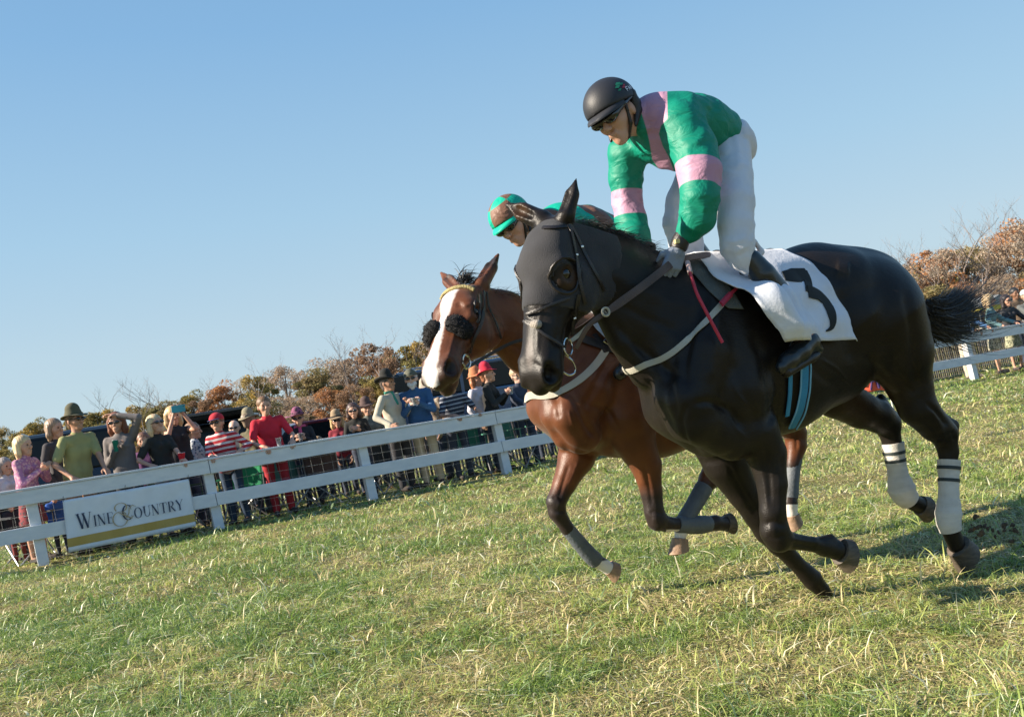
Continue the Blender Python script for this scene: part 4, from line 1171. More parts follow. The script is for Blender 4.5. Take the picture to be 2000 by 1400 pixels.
def black_tack():
    fr, sf, root, H = FB, SFB, RB, HB
    L = fr.L; r = np.random.default_rng(5)
    # mane
    n = 1500
    crest = np.array([(1106, 436), (1140, 431), (1180, 447), (1220, 463), (1262, 487), (1300, 508), (1335, 522)], float)
    t = r.random(n); cr = densify(crest, 60)
    idx = t*58; i0 = idx.astype(int); f = (idx-i0)[:, None]; q = cr[i0]*(1-f)+cr[i0+1]*f
    roots = np.array([L(a, b+4+r.random()*5, r.normal(0, .012)) for a, b in q])
    dirs = np.stack([-.75+r.normal(0, .25, n), r.normal(.05, .5, n), .42+r.normal(0, .25, n)], 1)
    hair_strips('mane', roots, dirs, r.uniform(.05, .13, n), .0016, m_blackhair, root, 5, 1.5, .5, 3)
    # tail
    n = 5200
    root_p = np.array(L(1806, 622, 0)); r = np.random.default_rng(11)
    k = r.random(n)**.8                    # 0 = low lock, 1 = top lock
    core = np.array([L(1806, 622, 0), L(1832, 640, 0), L(1860, 612, 0)]);
    roots = root_p+r.normal(0, 1, (n, 3))*np.array([.016, .022, .030])+np.stack([-.05*k, 0*k, .02*k], 1)
    dirs = np.stack([-1+r.normal(0, .09, n), r.normal(0, .10, n)-.05, -1.15+1.0*k+r.normal(0, .08, n)], 1)
    ln = np.where(r.random(n) < .07, r.uniform(.5, .78, n), r.uniform(.18, .40, n))*(.6+.5*k)
    hair_strips('tail', roots, dirs, ln, .0019, m_blackhair, root, 9, -.85, .20, 4)
    mb = MB(); mb.tube([L(1785, 590, 0), L(1808, 612, 0), L(1822, 630, 0), L(1836, 622, 0)], [.035, .03, .025, .008], 10); mb.build('tail_dock', m_blackhair, root, True)
    # pad, saddle cloth, number
    cloth_patch(sf, [(1330, 514), (1350, 534), (1376, 562), (1404, 590), (1420, 604)], [(1385, 506), (1400, 530), (1420, 558), (1440, 588), (1450, 606)], 14, 12, 'saddle_pad', m_grey_pad, root, .008)
    cl, V, F = cloth_patch(sf, [(1352, 506), (1372, 530), (1405, 562), (1443, 600), (1478, 640), (1498, 672)], [(1528, 500), (1582, 522), (1613, 562), (1634, 606), (1646, 640), (1653, 665)], 46, 30, 'saddle_cloth', m_white_cloth, root, .030, .014, flare=.02, billow=.115)
    sc_ = Surf(fr, V, F)
    mb = MB()
    for pts, w in (([(1529, 541), (1550, 541), (1574, 533)], [.024, .040, .020]), ([(1566, 530), (1574, 545), (1578, 560), (1580, 572)], [.024, .022, .020, .026]), ([(1576, 570), (1594, 575), (1610, 589), (1621, 608), (1626, 627), (1623, 641), (1611, 647)], [.028, .031, .030, .027, .020, .012, .003])):
        q = densify(np.array(pts, float), 22); PN = [sc_.hit(a, b, .0075) for a, b in q]
        ww = np.interp(np.linspace(0, 1, 22), np.linspace(0, 1, len(w)), w)
        ribbon(mb, np.array([p for p, _ in PN]), np.array([x for _, x in PN]), ww, .003)
    mb.build('number', m_num, cl, True)
    # saddle
    S = Sdf(.009)
    a, b_, c_ = L(1400, 503, 0), L(1455, 512, 0), L(1505, 497, 0)
    S.cone(a, .035, b_, .03, .03); S.cone(b_, .03, c_, .03, .03)
    for s in (1, -1):
        S.cone(L(1425, 512, 0)+np.array([0, s*.08, 0]), .03, L(1450, 540, s*.2), .018, .03)
    V2, F2 = S.mesh(1); sd = mesh_np('saddle', V2, F2, m_leather, root)
    # girth
    g1 = strap_px(sf, [(1566, 672), (1569, 710), (1568, 760), (1560, 800), (1544, 832)], .018, 'girth', m_blue, root, off=.012)
    strap_px(sf, [(1560, 680), (1560, 715), (1559, 760), (1551, 800), (1537, 830)], .0035, 'edging', m_blue2, g1, off=.017)
    strap_px(sf, [(1577, 680), (1578, 715), (1577, 760), (1568, 805), (1552, 832)], .0035, 'edging', m_blue2, g1, off=.017)
    strap_px(sf, [(1540, 690), (1541, 730), (1540, 770), (1535, 810)], .010, 'girth', m_blue, root, off=.01)
    # breast girth
    mirror_strap(sf, [(1408, 596), (1385, 624), (1355, 655), (1320, 686), (1285, 706), (1258, 712)], .0125, 'breast_girth', m_web, root, .008)
    strap_px(sf, [(1446, 549), (1425, 573), (1402, 602)], .0065, 'girth_strap', m_red, root, off=.038)
    strap_px(sf, [(1420, 580), (1410, 592), (1402, 602)], .012, 'girth_strap', m_red, root, off=.03)
    # bridle
    B = lambda pts, w, nm='bridle_strap', mt=m_leather, off=.014: strap_px(sf, pts, w, nm, mt, root, 20, off)
    B([(1108, 438), (1116, 475), (1124, 520), (1131, 560), (1140, 592)], .0075)
    B([(1110, 440), (1132, 482), (1154, 525), (1176, 566)], .0065)
    B([(1128, 575), (1120, 605), (1115, 630), (1113, 652)], .009)
    B([(1063, 449), (1082, 449), (1104, 446)], .008, 'browband')
    B([(1022, 618), (1050, 607), (1080, 594), (1110, 583)], .0055, 'noseband')
    B([(1020, 622), (1045, 640), (1070, 659), (1096, 678)], .0055, 'noseband')
    S = Sdf(.006); p, _ = sf.hit(1021, 621, .012); S.ell(p, .019, .01); S.ell(p+H[3]*-.02, .016, .01); v, f = S.mesh(1)
    mesh_np('noseband_pad', v, f, mat('sheepskin', (.36, .32, .28), rough=1, bump=1.0, bscale=200), root)
    for (px_, py_) in ((1120, 500), (1133, 484), (1117, 617)):
        mb = MB(); p, n_ = sf.hit(px_, py_, .016); mb.box(p, (.013, .006, .010)); mb.build('buckle', m_steel, root, bevel=.002)
    # bit rings
    for s in (1, -1):
        mb = MB(); c = hp(H, .455, -.055, s*.062)
        ring = [c+H[1]*.034*math.cos(a)+H[2]*.026*math.sin(a)+H[3]*s*(.012+.004*math.cos(a)) for a in np.linspace(0, 2*math.pi, 22)]
        mb.tube(ring, .0042, 6, cap=False)
        c2 = c-H[2]*.035+H[1]*.065
        pts = [c+H[1]*.03, c-H[2]*.03+H[1]*.05+H[3]*s*.02, c-H[2]*.055+H[1]*.09+H[3]*s*.02, c-H[2]*.03+H[1]*.11+H[3]*s*.01, c+H[1]*.1]
        mb.tube(densify(np.array(pts), 14), .0040, 6)
        mb.build('bit_ring', m_steel, root, True)
    # reins: near rein from bit to hand, martingale ring, bight over the neck
    bit = hp(H, .455, -.08, .085)
    for s in (1, -1):
        b0 = hp(H, .455, -.08, s*.085)
        pts = densify(np.array([b0, L(1150, 632, s*.13), L(1190, 606, s*.15), L(1250, 563, s*.18), L(1300, 524, s*.16), L(1316, 511, s*.13)]), 24)
        mb = MB(); Nn = np.tile(np.array([0, s*1.0, 0.1]), (24, 1)); ribbon(mb, pts, Nn, np.interp(np.linspace(0, 1, 24), [0, .3, .4, 1], [.009, .010, .0165, .0165]), .005)
        mb.build('rein', m_brownleather, root, True)
        mb = MB(); c = L(1183, 609, s*.16); mb.tube([c+np.array([.016*math.cos(a), 0, .016*math.sin(a)]) for a in np.linspace(0, 6.283, 16)], .005, 6, cap=False); mb.build('martingale_ring', m_web, root, True)
    pts = densify(np.array([L(1316, 511, .13), L(1345, 503, .13), L(1385, 497, .10), L(1412, 503, .08), L(1440, 520, .16)]), 18)
    mb = MB(); ribbon(mb, pts, np.tile(np.array([0, .8, .6]), (18, 1)), .017, .006); mb.build('rein', m_brownleather, root, True)
    # martingale strap and web near the throat
    mb = MB(); pts = densify(np.array([L(1183, 609, .15), L(1160, 625, .1), L(1130, 655, .05), L(1112, 668, .05)]), 12)
    ribbon(mb, pts, np.tile([0, 1.0, .2], (12, 1)), .008, .004); mb.build('martingale_strap', m_web, root, True)
    # stirrup
    mb = MB(); c = L(1562, 688, .30)
    mb.tube([c+np.array([.055*math.cos(a), 0, .06*math.sin(a)]) for a in np.linspace(-.3, 3.44, 14)], .006, 6)
    mb.box(c+np.array([0, 0, -.02]), (.11, .035, .012)); mb.build('stirrup', m_steel, root, True)
black_tack()
# ------------------------------------------------------------------ people: shared head and hand builders
def unit(v): v = np.asarray(v, float); return v/np.linalg.norm(v)
def head_axes(f, u):
    f = unit(f); u = np.asarray(u, float); u = unit(u-f*(u @ f)); s = np.cross(u, f); return f, s, u
def face(S, c, f, s, u, g=1.0, k=.012, detail=True):
    M = np.stack([f, s, u])
    P = lambda a, b, d: c+(f*a+s*b+u*d)*g
    S.ell(P(-.005, 0, .035), np.array([.098, .077, .088])*g, .02, M)
    S.cone(P(.015, 0, -.02), .066*g, P(.045, 0, -.075), .038*g, .03)
    S.cone(P(.062, 0, -.09), .018*g, P(.066, 0, -.096), .016*g, .02)
    S.cone(P(.05, .032, -.02), .032*g, P(.05, -.032, -.02), .032*g, .02)
    S.cone(P(.074, .034, .026), .014*g, P(.080, -.034, .026), .014*g, k)
    S.cone(P(.086, 0, .012), .010*g, P(.110, 0, -.026), .0125*g, .008)
    S.cone(P(.098, .012, -.030), .009*g, P(.098, -.012, -.030), .009*g, .006)
    for q in (1, -1):
        S.ell(P(-.008, q*.080, -.008), np.array([.017, .010, .031])*g, .006, M)
    if detail:
        S.cone(P(.086, .018, -.055), .0075*g, P(.086, -.018, -.055), .0075*g, .006)
        S.cone(P(.082, .016, -.066), .008*g, P(.082, -.016, -.066), .008*g, .006)
        S.cone(P(.100, .022, -.0605), .0028*g, P(.100, -.022, -.0605), .0028*g, .004, op='-')
        for q in (1, -1): S.ell(P(.094, q*.032, .006), .013*g, .010, op='-')
def eyes(root, c, f, s, u, g=1.0):
    for q in (1, -1):
        mb = MB(); p = c+(f*.078+s*q*.032+u*.006)*g
        mb.lathe([(.002, -.012), (.009, -.007), (.012, 0), (.009, .007), (.002, .012)], p, 10)
        mb.build('eye', m_eye, root, True)
def hand(S, w, d, ac, cu, g=1.0, curl=(.5, .9, .8), spread=.0, th=1):
    """w wrist, d towards the fingers, ac across the palm (thumb side +), cu palm-facing direction"""
    d = unit(d); cu = unit(np.asarray(cu)-d*(np.asarray(cu) @ d)); ac = unit(np.asarray(ac)-d*(np.asarray(ac) @ d)-cu*(np.asarray(ac) @ cu))
    S.cone(w, .026*g, w+d*.02*g, .027*g, .012)
    for i in range(4):
        o = (1.5-i)*.0205*g
        kn = w+d*(.088-.006*abs(i-1.2))*g+ac*o
        S.cone(w+d*.025*g+ac*o*.7, .017*g, kn, .0125*g, .010)
        ln = [(.042, .026, .02), (.046, .030, .022), (.043, .028, .021), (.034, .021, .018)][i]
        a = 0; p = kn; rr = [.0105, .0095, .0085, .0072]
        for j in range(3):
            a += curl[j]; q = p+(d*math.cos(a)+cu*math.sin(a)+ac*spread*(1.5-i))*ln[j]*g
            S.cone(p, rr[j]*g, q, rr[j+1]*g, .003); p = q
    b = w+d*.022*g+ac*.024*g+cu*.006*g; m_ = b+(d*.6+ac*.65+cu*.3)*.042*g; e = m_+(d*.85+ac*.05+cu*.6)*.032*g
    S.cone(b, .014*g, m_, .012*g, .008); S.cone(m_, .012*g, e, .0085*g, .004)
m_skin = mat('skin', (.52, .29, .20), rough=.55, noise=.1, nscale=12, spec=.4, bump=.08, bscale=90)
m_skin2 = mat('tanned_skin', (.42, .22, .14), rough=.55, noise=.1, nscale=12)
def silks(name, c_main, c_two, attr='panel', seed=0):
    m = bpy.data.materials.new(name); m.use_nodes = True
    N = m.node_tree.nodes; L = m.node_tree.links; b = N['Principled BSDF']
    a = N.new('ShaderNodeAttribute'); a.attribute_name = attr
    gt = N.new('ShaderNodeMapRange'); gt.inputs[1].default_value = .485; gt.inputs[2].default_value = .515; L.new(a.outputs['Fac'], gt.inputs[0])
    mx = N.new('ShaderNodeMix'); mx.data_type = 'RGBA'; L.new(gt.outputs[0], mx.inputs[0]); mx.inputs[6].default_value = (*c_main, 1); mx.inputs[7].default_value = (*c_two, 1)
    L.new(mx.outputs[2], b.inputs['Base Color'])
    b.inputs['Roughness'].default_value = .55; b.inputs['Specular IOR Level'].default_value = .35; b.inputs['Sheen Weight'].default_value = 0.0
    tc = N.new('ShaderNodeTexCoord'); mp = N.new('ShaderNodeMapping'); mp.inputs['Scale'].default_value = (1, 1, 1.6); L.new(tc.outputs['Object'], mp.inputs[0])
    n1 = N.new('ShaderNodeTexNoise'); n1.inputs['Scale'].default_value = 10; n1.inputs['Detail'].default_value = 4; n1.inputs['Distortion'].default_value = .8; L.new(mp.outputs[0], n1.inputs['Vector'])
    bp = N.new('ShaderNodeBump'); bp.inputs['Strength'].default_value = .5; bp.inputs['Distance'].default_value = .03
    L.new(n1.outputs[0], bp.inputs['Height']); L.new(bp.outputs[0], b.inputs['Normal'])
    return m
def folds(amp, sc_=.045, seed=3):
    def fn(X, Y, Z):
        a = np.sin((X*1.0+Z*.7+.03*np.sin(Y*40+Z*31))/sc_*3.1)+.6*np.sin((Z*1.2-X*.5+.02*np.sin(X*55))/sc_*4.3+Y*20)
        return (amp*a*(.5+.5*np.sin(X*17+Z*23+Y*9))).astype(np.float32)
    return fn
def rider_near():
    fr = FB; L = fr.L; m = fr.m
    root = empty('person', fr.O, fr.rz, 'jockey on the black horse in green silks with pink panels and a black helmet', 'person')
    hc = L(1203, 226, .0); f, s, u = head_axes((.86, .30, -.42), (.40, -.05, .92)); g = 1.02
    # the whole body as one surface
    S = Sdf(.0075); face(S, hc, f, s, u, g)
    nb = L(1262, 232, 0); S.cone(hc-u*.05-f*.03, .058, nb, .066, .03)
    chest = L(1300, 258, 0); belly = L(1365, 270, 0); hip = L(1404, 296, 0)
    sh = {1: L(1325, 258, .16), -1: L(1238, 275, -.17)}
    el = {1: L(1366, 385, .26), -1: L(1228, 385, -.24)}
    wr = {1: L(1330, 468, .15), -1: L(1262, 500, -.10)}
    S.cone(chest, .085, belly, .08, .04); S.cone(belly, .08, hip, .07, .04); S.cone(nb, .060, chest, .08, .04)
    S.cone(sh[1], .05, sh[-1], .05, .04)
    kn = {1: L(1452, 496, .25), -1: L(1345, 478, -.17)}
    ank = {1: L(1578, 656, .325), -1: L(1470, 640, -.29)}
    toe = {1: L(1538, 706, .33), -1: L(1440, 690, -.30)}
    for q in (1, -1):
        S.cone(sh[q], .055, el[q], .042, .02); S.cone(el[q], .042, wr[q], .026, .02)
        hj = hip+np.array([0, q*.09, -.02]); S.cone(hj, .055, kn[q], .045, .02); S.cone(kn[q], .042, ank[q], .026, .02); S.cone(ank[q], .026, toe[q], .018, .01)
    V, F = S.mesh(1); mesh_np('body', V, F, m_skin, root)
    # gloves
    for q in (1, -1):
        S = Sdf(.0045)
        d = unit(L(1312, 520, .13)-L(1327, 476, .15)) if q == 1 else unit(L(1255, 540, -.1)-wr[-1])
        w = L(1325, 484, .15) if q == 1 else wr[-1]
        hand(S, w, d, (.9, 0, .5), (-.1, -q*1.0, -.2), 1.0, (.55, 1.1, .9))
        V, F = S.mesh(1); mesh_np('glove', V, F, mat('grey_glove', (.22, .26, .33), rough=.7, noise=.15, bump=.4, bscale=120), root)
        mb = MB(); a = w-d*.055; mb.tube([a, a+d*.02, a+d*.05, a+d*.062], [.034, .037, .037, .033], 14); wb = mb.build('wrist_strap', m_leather, root, True)
        mb = MB(); mb.box(a+d*.03+np.array([.03, .018*q, 0]), (.022, .02, .018)); mb.build('strap_badge', mat('gold_badge', (.7, .58, .25), rough=.4), wb, bevel=.003)
    # silks
    S = Sdf(.0075)
    chain_px(S, fr, [(1266, 226, 0, 36), (1300, 250, 0, 60), (1350, 256, 0, 62), (1388, 268, 0, 56)], .05, 1.35)
    chain_px(S, fr, [(1300, 262, 0, 62), (1318, 288, 0, 44)], .05, 1.2)
    chain_px(S, fr, [(1285, 222, .06, 36), (1330, 222, .10, 38), (1372, 238, .08, 38)], .04, 1.3)
    chain_px(S, fr, [(1330, 245, .15, 48), (1355, 290, .20, 45), (1366, 335, .24, 43), (1367, 385, .25, 38), (1362, 425, .22, 36), (1346, 450, .18, 25), (1335, 462, .16, 17)], .025)
    chain_px(S, fr, [(1262, 262, -.12, 44), (1226, 300, -.18, 38), (1222, 345, -.21, 33), (1225, 395, -.22, 29), (1232, 430, -.2, 31), (1240, 462, -.15, 30), (1256, 490, -.12, 22)], .025)
    for a in range(5):
        S.cone(L(1342, 300+a*22, .17), .012, L(1388-a*3, 312+a*24, .30), .007, .012)
    S.cone(L(1245, 222, .03), .05, L(1258, 246, .03), .05, .01)
    S.custom(folds(.0026, .045), op='d')
    V, F = S.mesh(1)
    W_ = fr.W(V); PX, PY = to_px_arr(W_)
    y = V[:, 1]
    # pink: collar yoke and front, arm bands (distances to seams on the cloth)
    def band(axisA, axisB, t0, t1):
        d = axisB-axisA; L2 = d @ d; t = (V-axisA) @ d/L2; r = np.linalg.norm(V-axisA-t[:, None]*d, axis=1)
        b = np.minimum(t-t0, t1-t)*math.sqrt(L2); return np.where(r < .13, b, -1)
    A1, B1 = L(1363, 260, .19), L(1361, 440, .25)
    b1 = np.where(y > .105, band(A1, B1, .39, .64), -1)
    A2, B2 = L(1222, 300, -.2), L(1234, 460, -.2)
    b2 = np.where((y < -.10), band(A2, B2, .46, .77), -1)
    b3 = poly_sd(PX, PY, [(1246, 190), (1290, 170), (1303, 178), (1304, 232), (1291, 246), (1287, 262), (1294, 285), (1306, 306), (1320, 345), (1290, 335), (1274, 312), (1268, 275), (1262, 250), (1254, 225)])/480
    b3 = np.where(y < .22, b3, -1); b3 = np.where((y > .15) & (PY > 290), -1, b3)
    panel = np.maximum(np.maximum(b1, b2), b3)
    mesh_np('silks', V, F, silks('green_pink_silks', (.0, .21, .135), (.46, .25, .35)), root, attrs={'panel': np.clip(.5+panel*8, 0, 1)})
    mb = MB(); a = L(1341, 452, .17); b = L(1333, 464, .16); mb.tube([a, b], [m(21, 1341, 452), m(16, 1333, 464)], 16); mb.build('cuff_band', m_leather, root, True)
    # breeches
    S = Sdf(.0085)
    chain_px(S, fr, [(1392, 282, 0, 46), (1412, 286, 0, 50), (1428, 296, 0, 40)], .04, 1.5)
    chain_px(S, fr, [(1424, 305, .10, 43), (1432, 345, .17, 38), (1436, 395, .22, 37), (1437, 440, .24, 35), (1440, 480, .25, 34), (1448, 504, .255, 26), (1460, 522, .26, 17)], .012)
    chain_px(S, fr, [(1392, 310, -.09, 42), (1358, 350, -.13, 38), (1338, 395, -.15, 37), (1332, 435, -.16, 36), (1340, 475, -.17, 33), (1352, 505, -.18, 28)], .03)
    S.cone(L(1472, 470, .24), .012, L(1488, 492, .24), .010, .02); S.cone(L(1488, 492, .24), .010, L(1478, 505, .24), .01, .02)
    S.custom(folds(.0024, .03), op='d')
    V, F = S.mesh(1); mesh_np('breeches', V, F, mat('white_breeches', (.62, .64, .70), rough=.75, noise=.05, bump=.35, bscale=30, sheen=.2), root)
    # boots
    m_boot = mat('black_boot', (.012, .015, .016), rough=.3, noise=.3, coat=.25, bump=.15, bscale=60)
    for q in (1, -1):
        S = Sdf(.007)
        if q == 1:
            chain_px(S, fr, [(1468, 507, .28, 20), (1490, 537, .29, 26), (1520, 574, .295, 25), (1548, 614, .295, 20), (1572, 650, .30, 17), (1582, 668, .31, 18)], .004)
            chain_px(S, fr, [(1582, 668, .325, 19), (1562, 688, .33, 20), (1540, 706, .33, 19), (1528, 717, .33, 14)], .02)
            chain_px(S, fr, [(1584, 676, .325, 15), (1600, 682, .325, 9)], .012)
            S.cone(L(1450, 482, .25), .006, L(1462, 506, .26), .018, .01); S.cone(L(1448, 480, .25), .006, L(1472, 516, .27), .02, .01)
        else:
            S.chain([kn[q], (kn[q]+ank[q])/2, ank[q], toe[q]], [.06, .056, .042, .034], .02)
        V, F = S.mesh(1); bo = mesh_np('boot', V, F, m_boot, root)
        a, b = (L(1596, 692, .33), L(1534, 728, .335)) if q == 1 else (ank[q]-np.array([0, 0, .04]), toe[q]-np.array([0, 0, .03]))
        mb = MB(); d = unit(b-a); mb.tube([a-d*.005, a+d*.03, a+d*.06, b, b+d*.01], [.012, .022, .02, .022, .01], 10, flat=1.3); mb.build('sole', m_leather, bo, True)
    # helmet, goggles
    helmet(root, hc, f, s, u, g*1.02, mat('black_helmet', (.016, .017, .022), rough=.55, noise=.1, bump=.1, bscale=200), m_leather, True)
    return root
def to_px_arr(W):
    q = W-C0; w = q @ FWD
    return 1000+FP*(q @ RR)/w, 700-FP*(q @ UU)/w
def helmet(root, c, f, s, u, g, mt, m_peak, badge=False, attrs_fn=None):
    M = np.stack([f, s, u]); S = Sdf(.006)
    S.ell(c+(u*.048-f*.006)*g, np.array([.125, .104, .108])*g, .01, M)
    S.custom(lambda X, Y, Z: -(((X-c[0])*u[0]+(Y-c[1])*u[1]+(Z-c[2])*u[2])-.030*g+.14*((X-c[0])*f[0]+(Y-c[1])*f[1]+(Z-c[2])*f[2])*-1+.0*g))
    V, F = S.mesh(1); at_ = attrs_fn(V) if attrs_fn else None
    h = mesh_np('helmet', V, F, mt, root, attrs=at_)
    mb = MB(); n = 18; V = []
    for j, (e, d) in enumerate(((.112, .0), (.150, -.012), (.162, -.020))):
        for i in range(n):
            a = math.radians(-72+144*i/(n-1)); w = .096 if j == 0 else .10
            rr = e if j == 0 else .112+(e-.112)*math.cos(a*1.1)
            for k_ in (0, -.006): V.append(c+(f*rr*math.cos(a)+s*w*math.sin(a)+u*(.045+d+k_))*g)
    F = []
    for j in range(2):
        for i in range(n-1):
            for k_ in (0, 1):
                q = [(j*n+i)*2+k_, (j*n+i+1)*2+k_, ((j+1)*n+i+1)*2+k_, ((j+1)*n+i)*2+k_]; F.append(q if k_ else q[::-1])
    for i in range(n-1):
        o = 2*n; F.append([(o+i)*2, (o+i)*2+1, (o+i+1)*2+1, (o+i+1)*2])
    mb.add(V, F); mb.build('peak', mt if not attrs_fn else m_peak, h, True)
    # harness
    S = Sdf(.006)
    for q in (1, -1):
        S.chain([c+(f*.015+s*q*.080+u*.03)*g, c+(f*.03+s*q*(.062 if q > 0 else .048)-u*.055)*g, c+(f*.04+s*q*.028-u*.100)*g, c+(f*.045-u*.108)*g], [.009, .008, .006, .006], .006)
        S.chain([c+(-f*.05+s*q*.084+u*.04)*g, c+(-f*.035+s*q*.078-u*.03)*g, c+(f*.02+s*q*.07-u*.075)*g], [.020, .018, .008], .008)
    S.chain([c+(-f*.05+s*.07+u*.0)*g, c+(-f*.10+u*.0)*g, c+(-f*.05-s*.07+u*.0)*g], [.03, .035, .03], .01)
    V, F = S.mesh(1); mesh_np('chin_harness', V, F, m_leather, h)
    # goggles
    S = Sdf(.005)
    for q in (1, -1):
        S.ell(c+(f*.088+s*q*.033+u*.008)*g, np.array([.020, .036, .024])*g, .012, M)
        S.chain([c+(f*.075+s*q*.06+u*.012)*g, c+(f*.03+s*q*.084+u*.022)*g, c+(-f*.02+s*q*.092+u*.03)*g], [.016, .010, .009], .012)
    V, F = S.mesh(1); mesh_np('goggles', V, F, mat('goggle_lens', (.01, .01, .012), rough=.12, coat=.8), root)
    if badge:
        mb = MB(); mg = mat('badge_green', (.02, .25, .13), rough=.6); mr = mat('badge_red', (.4, .03, .05), rough=.6); mw = mat('badge_white', (.7, .7, .75), rough=.6)
        def spot(a, b):
            d = unit(f*math.cos(a)*math.cos(b)+s*math.sin(a)*math.cos(b)+u*math.sin(b)); e = np.array([d @ f*.127, d @ s*.106, d @ u*.110])*g
            return c+(u*.048-f*.006)*g+f*e[0]+s*e[1]+u*e[2], d
        for (a, b, w, mi) in ((1.30, .40, .017, 0), (1.42, .50, .018, 0), (1.54, .42, .015, 0), (1.28, .26, .011, 0), (1.52, .27, .013, 1), (1.62, .33, .010, 1)):
            p, d = spot(a, b); t = unit(np.cross(d, u)); v = np.cross(t, d); mb.add([p-t*w, p-v*w*.45, p+t*w, p+v*w*.45], [(0, 1, 2, 3)], mi)
        # small white lettering line
        for i, ch in enumerate('FAA'):
            p, d = spot(1.60+i*.13, .14); t = -unit(np.cross(u, d))*1; v = np.cross(d, t); z = .009; t = unit(np.cross(u, d))
            v = unit(np.cross(d, t)); 
            strokes = {'F': [((-1, -1), (-1, 1)), ((-1, 1), (1, 1)), ((-1, 0), (.6, 0))], 'A': [((-1, -1), (0, 1)), ((0, 1), (1, -1)), ((-.5, -.2), (.5, -.2))]}[ch]
            for (a0, b0), (a1, b1) in strokes:
                A = p+t*a0*z*.8+v*b0*z; B = p+t*a1*z*.8+v*b1*z; w = unit(np.cross(B-A, d))*.0020; mb.add([A-w, A+w, B+w, B-w], [(0, 1, 2, 3)], 2)
        mb.build('helmet_badge', [mg, mr, mw], h)
RN = rider_near()
def whip():
    fr = FB; L = fr.L
    t = empty('riding_whip', fr.O, fr.rz, 'crimson riding whip held down along the neck of the black horse', 'whip')
    mb = MB(); mb.tube(densify(np.array([L(1347, 530, .26), L(1360, 572, .28), L(1385, 620, .30), L(1411, 669, .31)]), 14), np.linspace(.0065, .0075, 14), 8); mb.build('shaft', m_red, t, True)
    mb = MB(); mb.tube([L(1343, 512, .22), L(1348, 534, .26)], [.010, .011], 10); mb.build('handle', mat('pale_grip', (.5, .35, .32), rough=.7), t, True)
whip()
